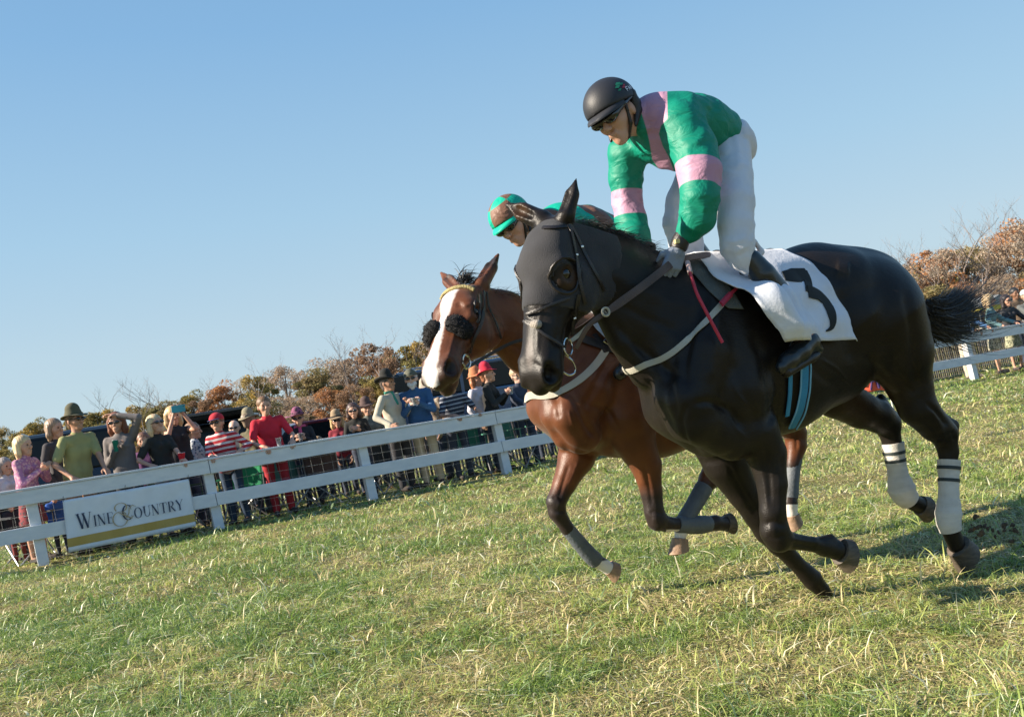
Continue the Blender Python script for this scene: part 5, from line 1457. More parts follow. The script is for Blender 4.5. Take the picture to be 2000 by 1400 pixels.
# ------------------------------------------------------------------ bay horse and its rider
FY = Frame(1240, 745, 5.35, 30)
def bay_horse():
    fr = FY; L = fr.L; S = Sdf(.0085)
    root = empty('racehorse', fr.O, fr.rz, 'far bay racehorse with a white blaze, galloping behind the black horse', 'horse')
    chain_px(S, fr, [(1150, 730, 0, 112), (1205, 748, 0, 140), (1270, 752, 0, 138), (1350, 735, 0, 130), (1420, 725, 0, 122)], .05, .66)
    chain_px(S, fr, [(1400, 715, 0, 112), (1470, 725, 0, 95), (1505, 745, 0, 72)], .06, .8)
    for s in (1, -1):
        chain_px(S, fr, [(1440, 705, s*.11, 74), (1485, 730, s*.12, 74), (1505, 775, s*.12, 62)], .05, .8)
    chain_px(S, fr, [(1165, 735, 0, 118), (1140, 722, 0, 108), (1090, 696, 0, 92), (1040, 665, 0, 74), (985, 628, 0, 61), (950, 618, 0, 58)], .04, .55)
    chain_px(S, fr, [(1080, 715, 0, 42), (1092, 790, 0, 52), (1130, 832, 0, 50)], .05, 1.5)
    for s in (1, -1):
        chain_px(S, fr, [(1185, 690, s*.14, 40), (1150, 760, s*.17, 50), (1118, 810, s*.165, 44), (1135, 845, s*.15, 42)], .03, .8)
        chain_px(S, fr, [(1215, 720, s*.17, 56), (1232, 810, s*.17, 60), (1232, 845, s*.15, 45)], .03, .75)
        chain_px(S, fr, [(1078, 760, s*.07, 26), (1090, 810, s*.09, 34), (1108, 852, s*.10, 28)], .018, 1)
    # far fore (leading), near fore (folded)
    l = -.12
    chain_px(S, fr, [(1140, 845, l, 46), (1126, 892, l, 36), (1103, 943, l, 23), (1086, 980, l, 19), (1088, 1000, l, 17), (1108, 1032, l, 13), (1140, 1070, l, 12), (1160, 1092, l, 14), (1178, 1102, l, 12), (1190, 1110, l, 13)], .025)
    l = .14
    chain_px(S, fr, [(1238, 860, l, 42), (1262, 908, l, 30), (1272, 960, l, 21), (1278, 1000, l, 19), (1284, 1016, l, 20), (1302, 1023, l, 15), (1350, 1025, l, 12), (1384, 1023, l, 14), (1396, 1021, l, 15), (1410, 1022, l, 13), (1418, 1022, l, 14)], .025)
    # near hind swung forward, far hind back
    l = .12
    chain_px(S, fr, [(1490, 770, l, 70), (1450, 830, l, 50), (1420, 870, l, 36), (1398, 915, l, 24), (1385, 935, l, 20), (1368, 965, l, 13), (1345, 1002, l, 12), (1332, 1030, l, 14), (1329, 1046, l, 12)], .03)
    chain_px(S, fr, [(1440, 880, l, 8), (1412, 916, l, 8), (1396, 944, l, 9)], .015)
    l = -.13
    chain_px(S, fr, [(1500, 770, l, 64), (1530, 815, l, 36), (1553, 845, l, 22), (1555, 870, l, 20), (1549, 905, l, 14), (1545, 950, l, 12), (1543, 982, l, 14), (1546, 1002, l, 12)], .03)
    H = head_frame(fr, (914, 574), (848, 742), math.radians(20), lm=.26, wide=1.2)
    head_prims(S, H)
    ear(S, H, .055, (-.285, .0, .085), e=.004); ear(S, H, -.055, (-.235, .02, -.185), e=.004)
    V, F = S.mesh(2)
    V = sculpt(V, F, fr, [
        ([(1190, 700), (1160, 760), (1140, 800)], 8, -.012), ([(1108, 765), (1128, 790), (1145, 830), (1165, 858)], 6, -.012), ([(1075, 835), (1105, 872), (1160, 892)], 6, -.010),
        ([(1150, 790), (1185, 800), (1215, 850)], 7, -.008), ([(1238, 700), (1262, 770), (1270, 850)], 10, -.010), ([(1000, 668), (1040, 700), (1090, 740)], 7, -.009), ([(990, 610), (1050, 650), (1120, 690)], 11, .006),
        ([(1112, 905), (1098, 950), (1090, 975)], 4, -.006), ([(1130, 900), (1112, 950)], 4, .005), ([(1078, 972), (1088, 968), (1100, 975)], 3, -.005), ([(1082, 998), (1094, 1000), (1106, 996)], 3, -.005), ([(1088, 985), (1096, 985)], 6, .005),
        ([(1258, 905), (1268, 950), (1274, 990)], 4, -.006), ([(1245, 900), (1258, 950)], 4, .004), ([(1268, 1003), (1280, 998), (1294, 1004)], 3, -.005), ([(1274, 1014), (1286, 1014)], 6, .005), ([(1085, 770), (1092, 820)], 6, -.008),
        ([(1110, 800), (1120, 835)], 2.5, .004), ([(1555, 835), (1556, 880)], 3, -.005), ([(1385, 925), (1378, 950)], 3, -.005),
        ([(890, 640), (880, 680), (872, 705)], 3, .004), ([(925, 620), (915, 660), (905, 690)], 6, -.007), ([(935, 600), (955, 640), (950, 680)], 7, .005), ([(895, 590), (900, 600)], 6, -.006), ([(905, 598), (918, 594), (925, 600)], 3, .006)])
    print('bay verts', len(V), time.time()-T0)
    W_ = fr.W(V); PX, PY = to_px_arr(W_)
    rel = (V-H[0]); t = rel @ H[1]/H[4]; n_ = rel @ H[2]/H[5]; w = rel @ H[3]/H[5]
    isq = (t > -.25) & (t < .75) & (np.abs(w) < .14) & (n_ > -.25)
    bw = np.interp(t, [.05, .09, .16, .28, .42, .52, .62], [.0, .040, .036, .020, .022, .034, .034])
    white = np.where(isq & (n_ > -.02) & (t > .05), .5+(bw*.85-np.abs(w+.012))*9, 0)
    legs = (PY > 880)
    z = V[:, 2]
    dark = np.zeros(len(V))
    for a, b in (((1103, 955), (1085, 985)), ((1272, 970), (1280, 1005)), ((1385, 938), (1362, 975)), ((1553, 885), (1545, 960))): pass
    dark = np.where(legs, ss(930, 985, PY+np.where(PX > 1500, 60, np.where(PX > 1320, 20, 0))), 0)
    dark = np.maximum(dark, np.where(isq, ss(.45, .60, t)*.7, 0))
    dark = np.maximum(dark, np.where(isq & (t < -.10), ss(.10, .18, -t)*.8, 0))
    nos = np.zeros(len(V))
    for s in (1, -1): nos = np.maximum(nos, np.clip(1.6-np.linalg.norm(V-hp(H, .565, .008, s*.060), axis=1)/.024, 0, 1)*1.3)
    dark = np.maximum(dark, nos)
    # socks: far fore pastern, both hind
    sock = np.where((PX < 1230) & (PY > 1085), .5+(PY-1096)*.06+(PX-1170)*.01, 0)
    sock = np.maximum(sock, np.where((PX > 1300) & (PX < 1352) & (PY > 1030), .5+(PY-1034)*.08, 0))
    sock = np.maximum(sock, np.where((PX > 1520) & (PY > 960), .5+(PY-985)*.08, 0))
    white = np.where(nos > .7, 0, np.maximum(white, sock))
    cm = coat_mat('bay_coat', ((.088, .027, .009), (.145, .047, .016)), None, dark=(.022, .014, .012), blaze=(.75, .70, .66), rough=.45, sheen=.1, spec=.35)
    mesh_np('body', V, F, cm, root, attrs={'dark': dark, 'white': np.clip(white, 0, 1)})
    sf = Surf(fr, V, F)
    for s in (1, -1):
        mb = MB(); mb.lathe([(0.001, -.025), (.014, -.02), (.023, -.009), (.025, 0), (.023, .009), (.014, .02), (.001, .025)], hp(H, .197, .012, s*.083), 14); mb.build('eye', m_eye, root, True)
        mb = MB(); q = [sf.near(hp(H, .165+.0, .03, s*.10)+H[1]*x*.9+H[2]*(.018-x*x*9), .003)[0] for x in np.linspace(0, .06, 8)]
        mb.tube(q, .006, 6); mb.build('eyelid', m_leather, root, True)
    # hooves
    pl = m_hoofpale
    hoof('hoof', pl, root, L(1190, 1108, -.12), L(1208, 1120, -.12)-L(1188, 1107, -.12), L(1185, 1130, -.12)-L(1204, 1100, -.12), fr.m(15, 1200, 1110), fr.m(24, 1200, 1110))
    hoof('hoof', m_hoofgrey, root, L(1417, 1021, .14), L(1434, 1020, .14)-L(1414, 1021, .14), L(1420, 1045, .14)-L(1420, 1000, .14), fr.m(15.5, 1417, 1021), fr.m(18, 1417, 1021))
    hoof('hoof', pl, root, L(1328, 1052, .12), L(1327, 1085, .12)-L(1329, 1050, .12), L(1310, 1070, .12)-L(1345, 1065, .12), fr.m(16, 1330, 1060), fr.m(32, 1330, 1060))
    hoof('hoof', pl, root, L(1548, 1006, -.13), L(1556, 1036, -.13)-L(1547, 1004, -.13), L(1530, 1030, -.13)-L(1565, 1020, -.13), fr.m(14, 1550, 1010), fr.m(30, 1550, 1010))
    # galloping boots
    gb = mat('grey_boot', (.10, .115, .13), rough=.65, noise=.25, bump=.4, bscale=60)
    for pts, rr in (([(1105, 1028, -.12), (1128, 1056, -.12), (1152, 1084, -.12), (1166, 1096, -.12)], [14, 15, 16, 17]), ([(1322, 1024, .14), (1350, 1025, .14), (1376, 1024, .14), (1386, 1022, .14)], [16, 17, 18, 16]), ([(1376, 950, .12), (1360, 978, .12), (1342, 1008, .12), (1335, 1022, .12)], [18, 17, 16, 17]), ([(1553, 890, -.13), (1548, 920, -.13), (1545, 955, -.13), (1544, 972, -.13)], [16, 15, 15, 16])):
        q = densify(np.array([L(*p) for p in pts]), 12); r_ = np.interp(np.linspace(0, 1, 12), np.linspace(0, 1, 4), [fr.m(x, *pts[0][:2]) for x in rr]); r_[0] *= .93; r_[-1] *= .93
        mb = MB(); mb.tube(q, r_, 16); mb.build('boot', gb, root, True)
    # mane, forelock
    r = np.random.default_rng(9); n = 1100
    cr = densify(np.array([(945, 565), (985, 572), (1020, 590), (1060, 604), (1100, 622), (1150, 640)], float), 60); t_ = r.random(n)*58; i0 = t_.astype(int); f = (t_-i0)[:, None]; q = cr[i0]*(1-f)+cr[i0+1]*f
    roots = np.array([L(a, b+5+r.random()*6, r.normal(0, .012)) for a, b in q])
    dirs = np.stack([-.8+r.normal(0, .3, n), r.normal(.1, .5, n), .45+r.normal(0, .3, n)], 1)
    hair_strips('mane', roots, dirs, r.uniform(.05, .14, n), .0018, m_blackhair, root, 5, 1.3, .5, 3)
    n = 260; roots = hp(H, -.035, .05, 0)+r.normal(0, .014, (n, 3)); dirs = -H[1]*.75+H[2]*.35+np.array([-.3, 0, 0])+r.normal(0, .28, (n, 3))
    hair_strips('forelock', roots, dirs, r.uniform(.05, .12, n), .002, m_blackhair, root, 5, 1.6, .4, 6)
    mb = MB(); mb.tube([L(1518, 715, 0), L(1540, 735, -.02), L(1560, 775, -.04), L(1560, 810, -.04)], [.03, .04, .03, .01], 10)
    mb.build('tail', m_blackhair, root, True)
    # bridle
    B = lambda pts, w, nm='bridle_strap', mt=m_leather, off=.012: strap_px(sf, pts, w, nm, mt, root, 20, off)
    B([(942, 572), (943, 610), (936, 640), (922, 660), (914, 690)], .0085)
    B([(947, 570), (952, 605), (966, 632), (975, 660)], .006)
    B([(934, 578), (936, 612), (930, 632)], .006)
    q = [sf.near(hp(H, .075, .06, w_), .008)[0] for w_ in np.linspace(-.09, .09, 14)]
    mb = MB(); mb.tube(q, .0095, 10); mb.build('browband', mat('gold_braid', (.34, .28, .12), rough=.8, bump=1.0, bscale=120, noise=.3), root, True)
    fl = mat('black_sheepskin', (.014, .014, .016), rough=1.0, noise=.4, bump=1.0, bscale=160)
    S = Sdf(.008)
    for s in (1, -1): S.cone(hp(H, .325, .052, s*.050), .046, hp(H, .335, .022, s*.074), .044, .006)
    S.custom(lambda X, Y, Z: (.005*np.sin(X*160)*np.sin(Y*150+1)*np.sin(Z*170)).astype(np.float32), op='d')
    v, f = S.mesh(0); nb = mesh_np('noseband_roll', v, f, fl, root)
    nv = len(v); rr = np.random.default_rng(3); idx = rr.integers(0, nv, 1500); cen = hp(H, .34, .03, 0)
    hair_strips('wool', v[idx], v[idx]-cen+rr.normal(0, .02, (1500, 3)), rr.uniform(.005, .012, 1500), .0018, fl, nb, 3, .3, .6, 8)
    for s in (1, -1):
        mb = MB(); c = hp(H, .455, -.055, s*.066); mb.tube([c+H[1]*.034*math.cos(a)+H[2]*.030*math.sin(a)+H[3]*s*.006 for a in np.linspace(0, 2*math.pi, 22)], .006, 6, cap=False); mb.build('bit_ring', m_steel, root, True)
    b0 = hp(H, .455, -.08, .07); pts = densify(np.array([b0, L(960, 690, .17), L(1000, 668, .18), L(1060, 655, .2), L(1110, 660, .16)]), 20)
    mb = MB(); ribbon(mb, pts, np.tile([0, 1.0, .1], (20, 1)), .008, .004); mb.build('rein', m_leather, root, True)
    # breast girth, straps, saddle cloth
    mirror_strap(sf, [(1186, 680), (1165, 712), (1140, 738), (1105, 762), (1070, 775), (1044, 770)], .019, 'breast_girth', m_web, root, .008)
    B([(1120, 655), (1150, 668), (1178, 678), (1215, 690), (1262, 715)], .022, 'saddle_strap')
    B([(1160, 655), (1172, 668), (1182, 690)], .012, 'saddle_strap')
    mb = MB(); p, n_ = sf.hit(1183, 672, .03); mb.tube([p+np.array([.02*math.cos(a), 0, .018*math.sin(a)]) for a in np.linspace(0, 6.283, 5)], .003, 5, cap=False); mb.build('buckle', m_steel, root)
    cloth_patch(sf, [(1150, 632), (1165, 650), (1185, 668), (1205, 688)], [(1330, 612), (1335, 660), (1340, 700), (1345, 730)], 26, 14, 'saddle_cloth', m_white_cloth, root, .02, .008, flare=.02)
    return root, sf, H
RY, SFY, HY = bay_horse()
def rider_far():
    fr = FY; L = fr.L
    root = empty('person', fr.O, fr.rz, 'jockey crouched low on the bay horse in green and brown harlequin silks and cap', 'person')
    hc = L(1004, 436, .0); f, s, u = head_axes((.84, .36, -.50), (.48, -.05, .88)); g = .98
    S = Sdf(.0085); face(S, hc, f, s, u, g)
    nb = L(1048, 440, 0); S.cone(hc-u*.05-f*.03, .055, nb, .058, .03)
    S.chain([nb, L(1110, 445, 0), L(1170, 455, 0), L(1205, 500, 0)], [.058, .08, .08, .07], .04)
    sh = {1: L(1095, 455, .17), -1: L(1060, 460, -.17)}; el = {1: L(1120, 545, .22), -1: L(1080, 540, -.22)}; wr = {1: L(1085, 600, .10), -1: L(1070, 600, -.10)}
    kn = {1: L(1170, 590, .27), -1: L(1150, 590, -.27)}; ank = {1: L(1240, 700, .30), -1: L(1230, 700, -.30)}; toe = {1: L(1210, 730, .31), -1: L(1205, 730, -.31)}
    for q in (1, -1):
        S.chain([sh[q], el[q], wr[q]], [.05, .04, .026], .02)
        S.chain([L(1195, 500, q*.09), kn[q], ank[q], toe[q]], [.055, .045, .026, .02], .02)
    V, F = S.mesh(1); mesh_np('body', V, F, m_skin, root)
    for q in (1, -1):
        S = Sdf(.006); hand(S, wr[q], (.7, 0, -.6), (.6, 0, .7), (-.1, -q*1.0, -.2), 1.0, (.55, 1.1, .9)); V, F = S.mesh(1); mesh_np('glove', V, F, m_leather, root)
    S = Sdf(.009)
    chain_px(S, fr, [(1052, 440, 0, 26), (1090, 440, 0, 42), (1140, 448, 0, 45), (1175, 462, 0, 44)], .04, 1.35)
    for q in (1, -1): S.chain([sh[q], el[q], wr[q]], [.075, .065, .035], .03)
    S.custom(folds(.003, .05), op='d')
    V, F = S.mesh(1)
    def check(V, c):
        a = (V[:, 0]-V[:, 2]*.8)*7.2+.0; b = (V[:, 1]*1.2+V[:, 2]*.5+V[:, 0]*.4)*7.2+.3
        return np.sin(a*math.pi)*np.sin(b*math.pi)
    ht = silks('green_brown_silks', (.0, .36, .24), (.17, .085, .055))
    mesh_np('silks', V, F, ht, root, attrs={'panel': np.clip(.5+check(V, 0)*.5, 0, 1)})
    S = Sdf(.01)
    S.cone(L(1185, 470, 0), .12, L(1205, 490, 0), .12, .03)
    for q in (1, -1): S.chain([L(1200, 495, q*.1), kn[q]], [.09, .065], .03)
    V, F = S.mesh(1); mesh_np('breeches', V, F, MATS['white_breeches'], root)
    for q in (1, -1):
        S = Sdf(.01); S.chain([kn[q], (kn[q]+ank[q])/2, ank[q], toe[q]], [.055, .055, .042, .034], .02); V, F = S.mesh(1); mesh_np('boot', V, F, MATS['black_boot'], root)
    hcap = mat('green_peak', (.0, .42, .27), rough=.4)
    def hat(V):
        rel = V-hc; a = np.arctan2(rel @ s, rel @ f+.02); e = rel @ u
        return {'panel': np.clip(.5+np.sin(a*2.6+.5)*np.sin(e*30-.6)*.9, 0, 1)}
    helmet(root, hc, f, s, u, g, ht, hcap, attrs_fn=hat)
rider_far()
# ------------------------------------------------------------------ the crowd behind the rail
from mathutils import Quaternion
PAL = {}
def cmat(col, kind='cloth', col2=None):
    key = kind+'_cloth_'+'_'.join('%02d' % int(c*99) for c in col)+('' if not col2 else '_'+'_'.join('%02d' % int(c*99) for c in col2))
    if key in MATS: return MATS[key]
    if kind == 'cloth': return mat(key, col, rough=.9, noise=.12, nscale=6, bump=.4, bscale=14)
    m = bpy.data.materials.new(key); m.use_nodes = True; N = m.node_tree.nodes; L = m.node_tree.links; b = N['Principled BSDF']; b.inputs['Roughness'].default_value = .9
    tc = N.new('ShaderNodeTexCoord')
    rp = N.new('ShaderNodeValToRGB'); rp.color_ramp.interpolation = 'CONSTANT'; e = rp.color_ramp.elements
    e[0].color = (*col, 1); e[1].color = (*col2, 1)
    if kind == 'stripe':
        w = N.new('ShaderNodeTexWave'); w.bands_direction = 'Z'; w.inputs['Scale'].default_value = 4.6; w.inputs['Distortion'].default_value = .6; e[1].position = .62
    elif kind == 'thin':
        w = N.new('ShaderNodeTexWave'); w.bands_direction = 'Z'; w.inputs['Scale'].default_value = 5.0; w.inputs['Distortion'].default_value = .5; e[1].position = .8
    elif kind == 'floral':
        w = N.new('ShaderNodeTexVoronoi'); w.inputs['Scale'].default_value = 26; e[1].position = .42
    else:
        w = N.new('ShaderNodeTexNoise'); w.inputs['Scale'].default_value = 20; e[1].position = .52
    L.new(tc.outputs['Object'], w.inputs['Vector']); L.new(w.outputs[0], rp.inputs[0]); L.new(rp.outputs[0], b.inputs['Base Color'])
    MATS[key] = m; return m
SKINS = [m_skin, m_skin2, mat('pale_skin', (.60, .38, .29), rough=.55, noise=.08), mat('brown_skin', (.20, .10, .06), rough=.55, noise=.08)]
def ik(a, b, l1, l2, hint):
    v = b-a; d = np.linalg.norm(v); d = min(max(d, .06), (l1+l2)*.998); u = v/np.linalg.norm(v); b2 = a+u*d
    x = (l1*l1-l2*l2+d*d)/(2*d); h = math.sqrt(max(l1*l1-x*x, 0)); hn = np.asarray(hint, float); hn = hn-u*(hn @ u); hn /= np.linalg.norm(hn)+1e-9
    return a+u*x+hn*h, b2
def person(px, py, d, yaw, label, shirt, pants=(.04, .05, .08), hair=(.10, .05, .03), hairlen=.0, hat=None, hatcol=(.1, .1, .08), shades=False, skin=0, pose='rail', lean=.0, female=False, sleeves=1, skirt=None, head_yaw=0, head_pitch=0.0, beard=None, cap2=None, scarf=None, hide_legs=False, extra=None, hatface=0):
    W = fence_hit(px, py, d)
    hz = W[2]
    th = math.atan2(-math.cos(yaw), math.sin(yaw))          # facing direction in world
    # body frame lengths from the height of the head
    a = lean
    # head centre height = .52H + .30H*cos(a) + .10H (neck+half head)
    H_ = hz/(.52+.305*math.cos(a)+.105); H_ = min(max(H_, .8), 2.05); s = H_/1.75
    hl = np.array([.305*math.sin(a)+.05*math.sin(a)+.012, 0, 0])*H_
    c_, s_ = math.cos(th), math.sin(th)
    root = bpy.data.objects.new('person', None); C.objects.link(root); root.empty_display_size = .2
    tag(root, label, 'person')
    gx, gy = W[0]+LEAN*hz, W[1]
    root.location = (gx-hl[0]*c_, gy-hl[0]*s_, 0)
    root.rotation_mode = 'QUATERNION'; root.rotation_quaternion = Quaternion((0, 1, 0), -LEAN) @ Quaternion((0, 0, 1), th)
    # joints
    hip = np.array([0, 0, .52*H_]); up = np.array([math.sin(a), 0, math.cos(a)]); fw = np.array([math.cos(a), 0, -math.sin(a)])
    chest = hip+up*.20*H_; shz = hip+up*.295*H_; neck = hip+up*.335*H_
    hy = head_yaw; hf = np.array([math.cos(hy)*math.cos(head_pitch), math.sin(hy)*math.cos(head_pitch), math.sin(head_pitch)])
    hc = hip+up*.305*H_+np.array([.012, 0, .105])*H_; f, sd, u = head_axes(hf, (0.1*math.sin(a), 0, 1)); g = s**.5*1.15
    sw = (.108 if not female else .095)*H_
    # rail distance along the facing direction
    R2 = np.array([[c_, -s_], [s_, c_]])
    def loc(s_along, dd, z):       # fence coords to local
        p = fpt(s_along, dd, z); q = np.array([p[0]+LEAN*z-root.location[0], p[1]-root.location[1]]); l = R2.T @ q; return np.array([l[0], l[1], z])
    s0 = float(np.dot(np.array([gx, gy])-F0, FDIR))
    side = 1
    yL = np.array([c_*0-s_, c_]); sg = 1 if float(np.dot(yL, FDIR)) > 0 else -1
    arms = {}
    for q in (1, -1):
        sh = shz+np.array([0, q*sw, 0])-up*.012*H_
        so_ = s0+q*sg*.20
        hint = (-.5, q*.6, -.6)
        if pose in ('rail', 'lean', 'railcup'): tgt = loc(so_, .06, FH+.025)
        elif pose == 'down': tgt = hip+np.array([.06, q*.17*s, -.05])
        elif pose == 'phone': tgt = hc+np.array([.26, q*.06, .015]); hint = (.1, q*.5, -1)
        elif pose == 'brow': tgt = (hc+np.array([.10, q*.05, .10]) if q == (1 if side else -1) else chest+np.array([.20, -.02, .02])); hint = (.2, q*.9, .1) if q == 1 else hint
        elif pose == 'cup': tgt = (chest+np.array([.27, q*.05, .02])) if q == 1 else (loc(so_, .06, FH+.03) if d < .6 else hip+np.array([.1, q*.17, -.02]))
        elif pose == 'both': tgt = chest+np.array([.30*s, q*.05, -.0])
        if np.linalg.norm(tgt-sh) > .335*H_: tgt = sh+(tgt-sh)/np.linalg.norm(tgt-sh)*.335*H_
        el, wr = ik(sh, tgt, .175*H_, .165*H_, hint)
        arms[q] = (sh, el, wr)
    S = Sdf(.011)
    face(S, hc, f, sd, u, g, detail=True)
    S.cone(hc-u*.04-f*.02, .05*s, neck-up*.02, .055*s, .02)
    S.cone(shz-up*.05*H_, .085*s, hip, .08*s, .04)
    for q in (1, -1):
        sh, el, wr = arms[q]
        S.chain([shz, sh, el, wr], [.06*s, .045*s, .034*s, .024*s], .02)
        fd = unit(wr-el); 
        if pose in ('rail', 'lean', 'railcup') and d < 1: fd = unit(fd*.6+np.array([.5, 0, -.35]))
        hand(S, wr, fd, (0, -q, .3), (.2, -q*.3, -1.0) if pose in ('rail', 'lean') else (0, -q, 0), .92*g, (.3, .5, .4) if pose != 'cup' else (.5, .8, .6))
    kn = {}; an = {}
    for q in (1, -1):
        hj = hip+np.array([0, q*.055*H_, -.01]); kn[q] = np.array([.03*q, q*.06*H_, .275*H_]); an[q] = np.array([-.02, q*.065*H_, .045*H_])
        S.chain([hj, kn[q], an[q]], [.06*s, .044*s, .03*s], .03); S.cone(an[q], .03*s, an[q]+np.array([.13, q*.02, -.035*H_]), .025*s, .01)
    V, F = S.mesh(1); mesh_np('body', V, F, SKINS[skin], root)
    # shirt
    S = Sdf(.013); w = 1.15 if not female else 1.0
    S.cone(shz-up*.026*H_+np.array([0, sw*.6, 0]), .084*s, shz-up*.026*H_-np.array([0, sw*.6, 0]), .084*s, .04)
    S.cone(shz+up*.006*H_, .062*s, neck-up*.025*H_, .062*s, .05)
    for q in (1, -1): S.cone(chest+np.array([0, q*.055*w, 0]), .108*s, hip+up*.03*H_+np.array([0, q*.045*w, 0]), .102*s*w, .03)
    S.cone(chest+np.array([0, .045*w, 0]), .105*s*w, chest-np.array([0, .045*w, 0]), .105*s*w, .05)
    S.cone(hip+up*.06*H_+np.array([0, .05, 0]), .105*s*w, hip+up*.06*H_-np.array([0, .05, 0]), .105*s*w, .05)
    S.cone(hip+np.array([0, .06, .0]), .105*s*w, hip-np.array([0, .06, 0]), .105*s*w, .04)
    S.cone(neck-up*.03*H_, .066*s, neck-up*.012*H_, .056*s, .02)
    if female:
        for q in (1, -1): S.ell(chest+up*.03*H_+fw*.085*s+np.array([0, q*.065*s, 0]), .062*s, .03)
    for q in (1, -1):
        sh, el, wr = arms[q]; r = .062*s
        if sleeves >= 1: S.chain([sh, el, el*.1+wr*.9], [r, .052*s, .038*s], .02)
        elif sleeves > 0: S.cone(sh, r, sh*(1-.75)+el*.75, .056*s, .02)
        else: S.cone(sh, r*.9, sh*.8+el*.2, .05*s, .02)
    S.custom(folds(.0035, .09), op='d')
    V, F = S.mesh(1); mesh_np('shirt', V, F, shirt if not isinstance(shirt, tuple) else cmat(shirt), root)
    # trousers or skirt
    S = Sdf(.015); pm = pants if not isinstance(pants, tuple) else cmat(pants)
    if skirt:
        S.cone(hip+np.array([0, .04, .02]), .10*s, np.array([0, .05, .33*H_]), .15*s, .03); S.cone(hip-np.array([0, .04, -.02]), .10*s, np.array([0, -.05, .33*H_]), .15*s, .03)
        S.custom(lambda X, Y, Z: .31*H_-Z); V, F = S.mesh(1); mesh_np('skirt', V, F, pm, root)
    else:
        S.cone(hip+np.array([0, .05, .0]), .098*s, hip-np.array([0, .05, 0]), .098*s, .03)
        for q in (1, -1): S.chain([hip+np.array([0, q*.055*H_, -.02]), kn[q], an[q]+np.array([0, 0, .01])], [.095*s, .066*s, .055*s], .03)
        S.custom(folds(.004, .09), op='d'); V, F = S.mesh(1); mesh_np('trousers', V, F, pm, root)
    for q in (1, -1):
        S = Sdf(.013); S.cone(an[q]+np.array([-.02, 0, -.03*H_+.02]), .042*s, an[q]+np.array([.15, q*.02, -.045*H_+.035]), .036*s, .02); V, F = S.mesh(1); mesh_np('shoe', V, F, cmat((.05, .04, .035)), root)
    # hair
    M = np.stack([f, sd, u]); P = lambda x, y, z: hc+(f*x+sd*y+u*z)*g
    if hair is not None:
        S = Sdf(.010)
        S.ell(P(-.016, 0, .050), np.array([.104, .088, .090])*g, .015, M)
        if hairlen > 0:
            for q in (1, -1):
                S.cone(P(-.01, q*.072, .03), .038*g, P(-.02, q*.080, -.04-hairlen*.4), .036*g, .02); S.cone(P(-.02, q*.080, -.04-hairlen*.4), .036*g, P(-.03, q*.07, -.06-hairlen), .024*g, .02)
            S.cone(P(-.06, 0, 0), .07*g, P(-.075, 0, -.05-hairlen), .045*g, .03)
        else: S.cone(P(-.055, 0, .01), .062*g, P(-.058, 0, -.045), .05*g, .02)
        S.custom(lambda X, Y, Z: (.003*np.sin((Y+X*.7)*190)).astype(np.float32), op='d')
        cutf = lambda X, Y, Z: .052*g-np.sqrt(np.maximum(0, ((X-(hc+f*.115*g)[0])**2+(Y-(hc+f*.115*g)[1])**2+(Z-(hc+f*.115*g-u*.025)[2])**2)))
        S.custom(cutf); V, F = S.mesh(1); mesh_np('hair', V, F, mat('hair_'+'_'.join('%02d' % int(c*99) for c in hair), hair, rough=.5, noise=.35, nscale=30, stretch=(1, 1, .2)), root)
    if beard is not None:
        S = Sdf(.009); S.cone(P(.055, .03, -.065), .034*g, P(.055, -.03, -.065), .034*g, .02); S.cone(P(.06, 0, -.09), .04*g, P(.06, 0, -.115), .028*g, .02)
        V, F = S.mesh(1); mesh_np('beard', V, F, mat('beard_white', beard, rough=.9, noise=.3, nscale=40), root)
    if shades:
        S = Sdf(.007)
        for q in (1, -1):
            S.ell(P(.096, q*.034, .010), np.array([.014, .032, .020])*g, .006, M); S.cone(P(.085, q*.062, .014), .006*g, P(.0, q*.084, .012), .006*g, .006)
        V, F = S.mesh(0); mesh_np('sunglasses', V, F, MATS['goggle_lens'], root)
    else:
        for q in (1, -1):
            mb = MB(); mb.lathe([(.002, -.010), (.009, -.005), (.010, 0), (.009, .005), (.002, .010)], P(.088, q*.032, .006), 8); mb.build('eye', m_eye, root, True)
    if hat:
        hm = hatcol if not isinstance(hatcol, tuple) else cmat(hatcol)
        S = Sdf(.010)
        if hat in ('brim', 'wide', 'cowboy', 'bucket'):
            R_ = {'brim': .142, 'wide': .185, 'cowboy': .165, 'bucket': .13}[hat]; dz = {'bucket': -.035}.get(hat, -.005)
            S.cone(P(-.005, 0, .07), .095*g, P(-.005, 0, .125 if hat != 'wide' else .11), .078*g, .02)
            S.custom(lambda X, Y, Z: -(((X-hc[0])*u[0]+(Y-hc[1])*u[1]+(Z-hc[2])*u[2])-.055*g))
            V, F = S.mesh(1); ho = mesh_np('hat', V, F, hm, root)
            mb = MB(); n = 28; VV = []
            for j, (rr_, zz) in enumerate(((.085, .062), (R_*.8, .058+dz*.5), (R_, .056+dz))):
                for i in range(n):
                    t = 2*math.pi*i/n; curl = (.045 if hat == 'cowboy' else .012)*(abs(math.sin(t))**2)*(j/2)**2-(.02*(abs(math.cos(t))**2)*(j/2) if hat in ('cowboy', 'brim') else 0)+(.010*math.sin(3*t+1)*(j/2) if hat == 'wide' else 0)
                    VV.append(P(rr_*math.cos(t)*1.05, rr_*math.sin(t)*.95, zz+curl))
            FF = [(j*n+i, j*n+(i+1) % n, (j+1)*n+(i+1) % n, (j+1)*n+i) for j in range(2) for i in range(n)]
            mb.add(VV, FF); br = mb.build('hat_brim', hm, ho, True); md = br.modifiers.new('thickness', 'SOLIDIFY'); md.thickness = .006
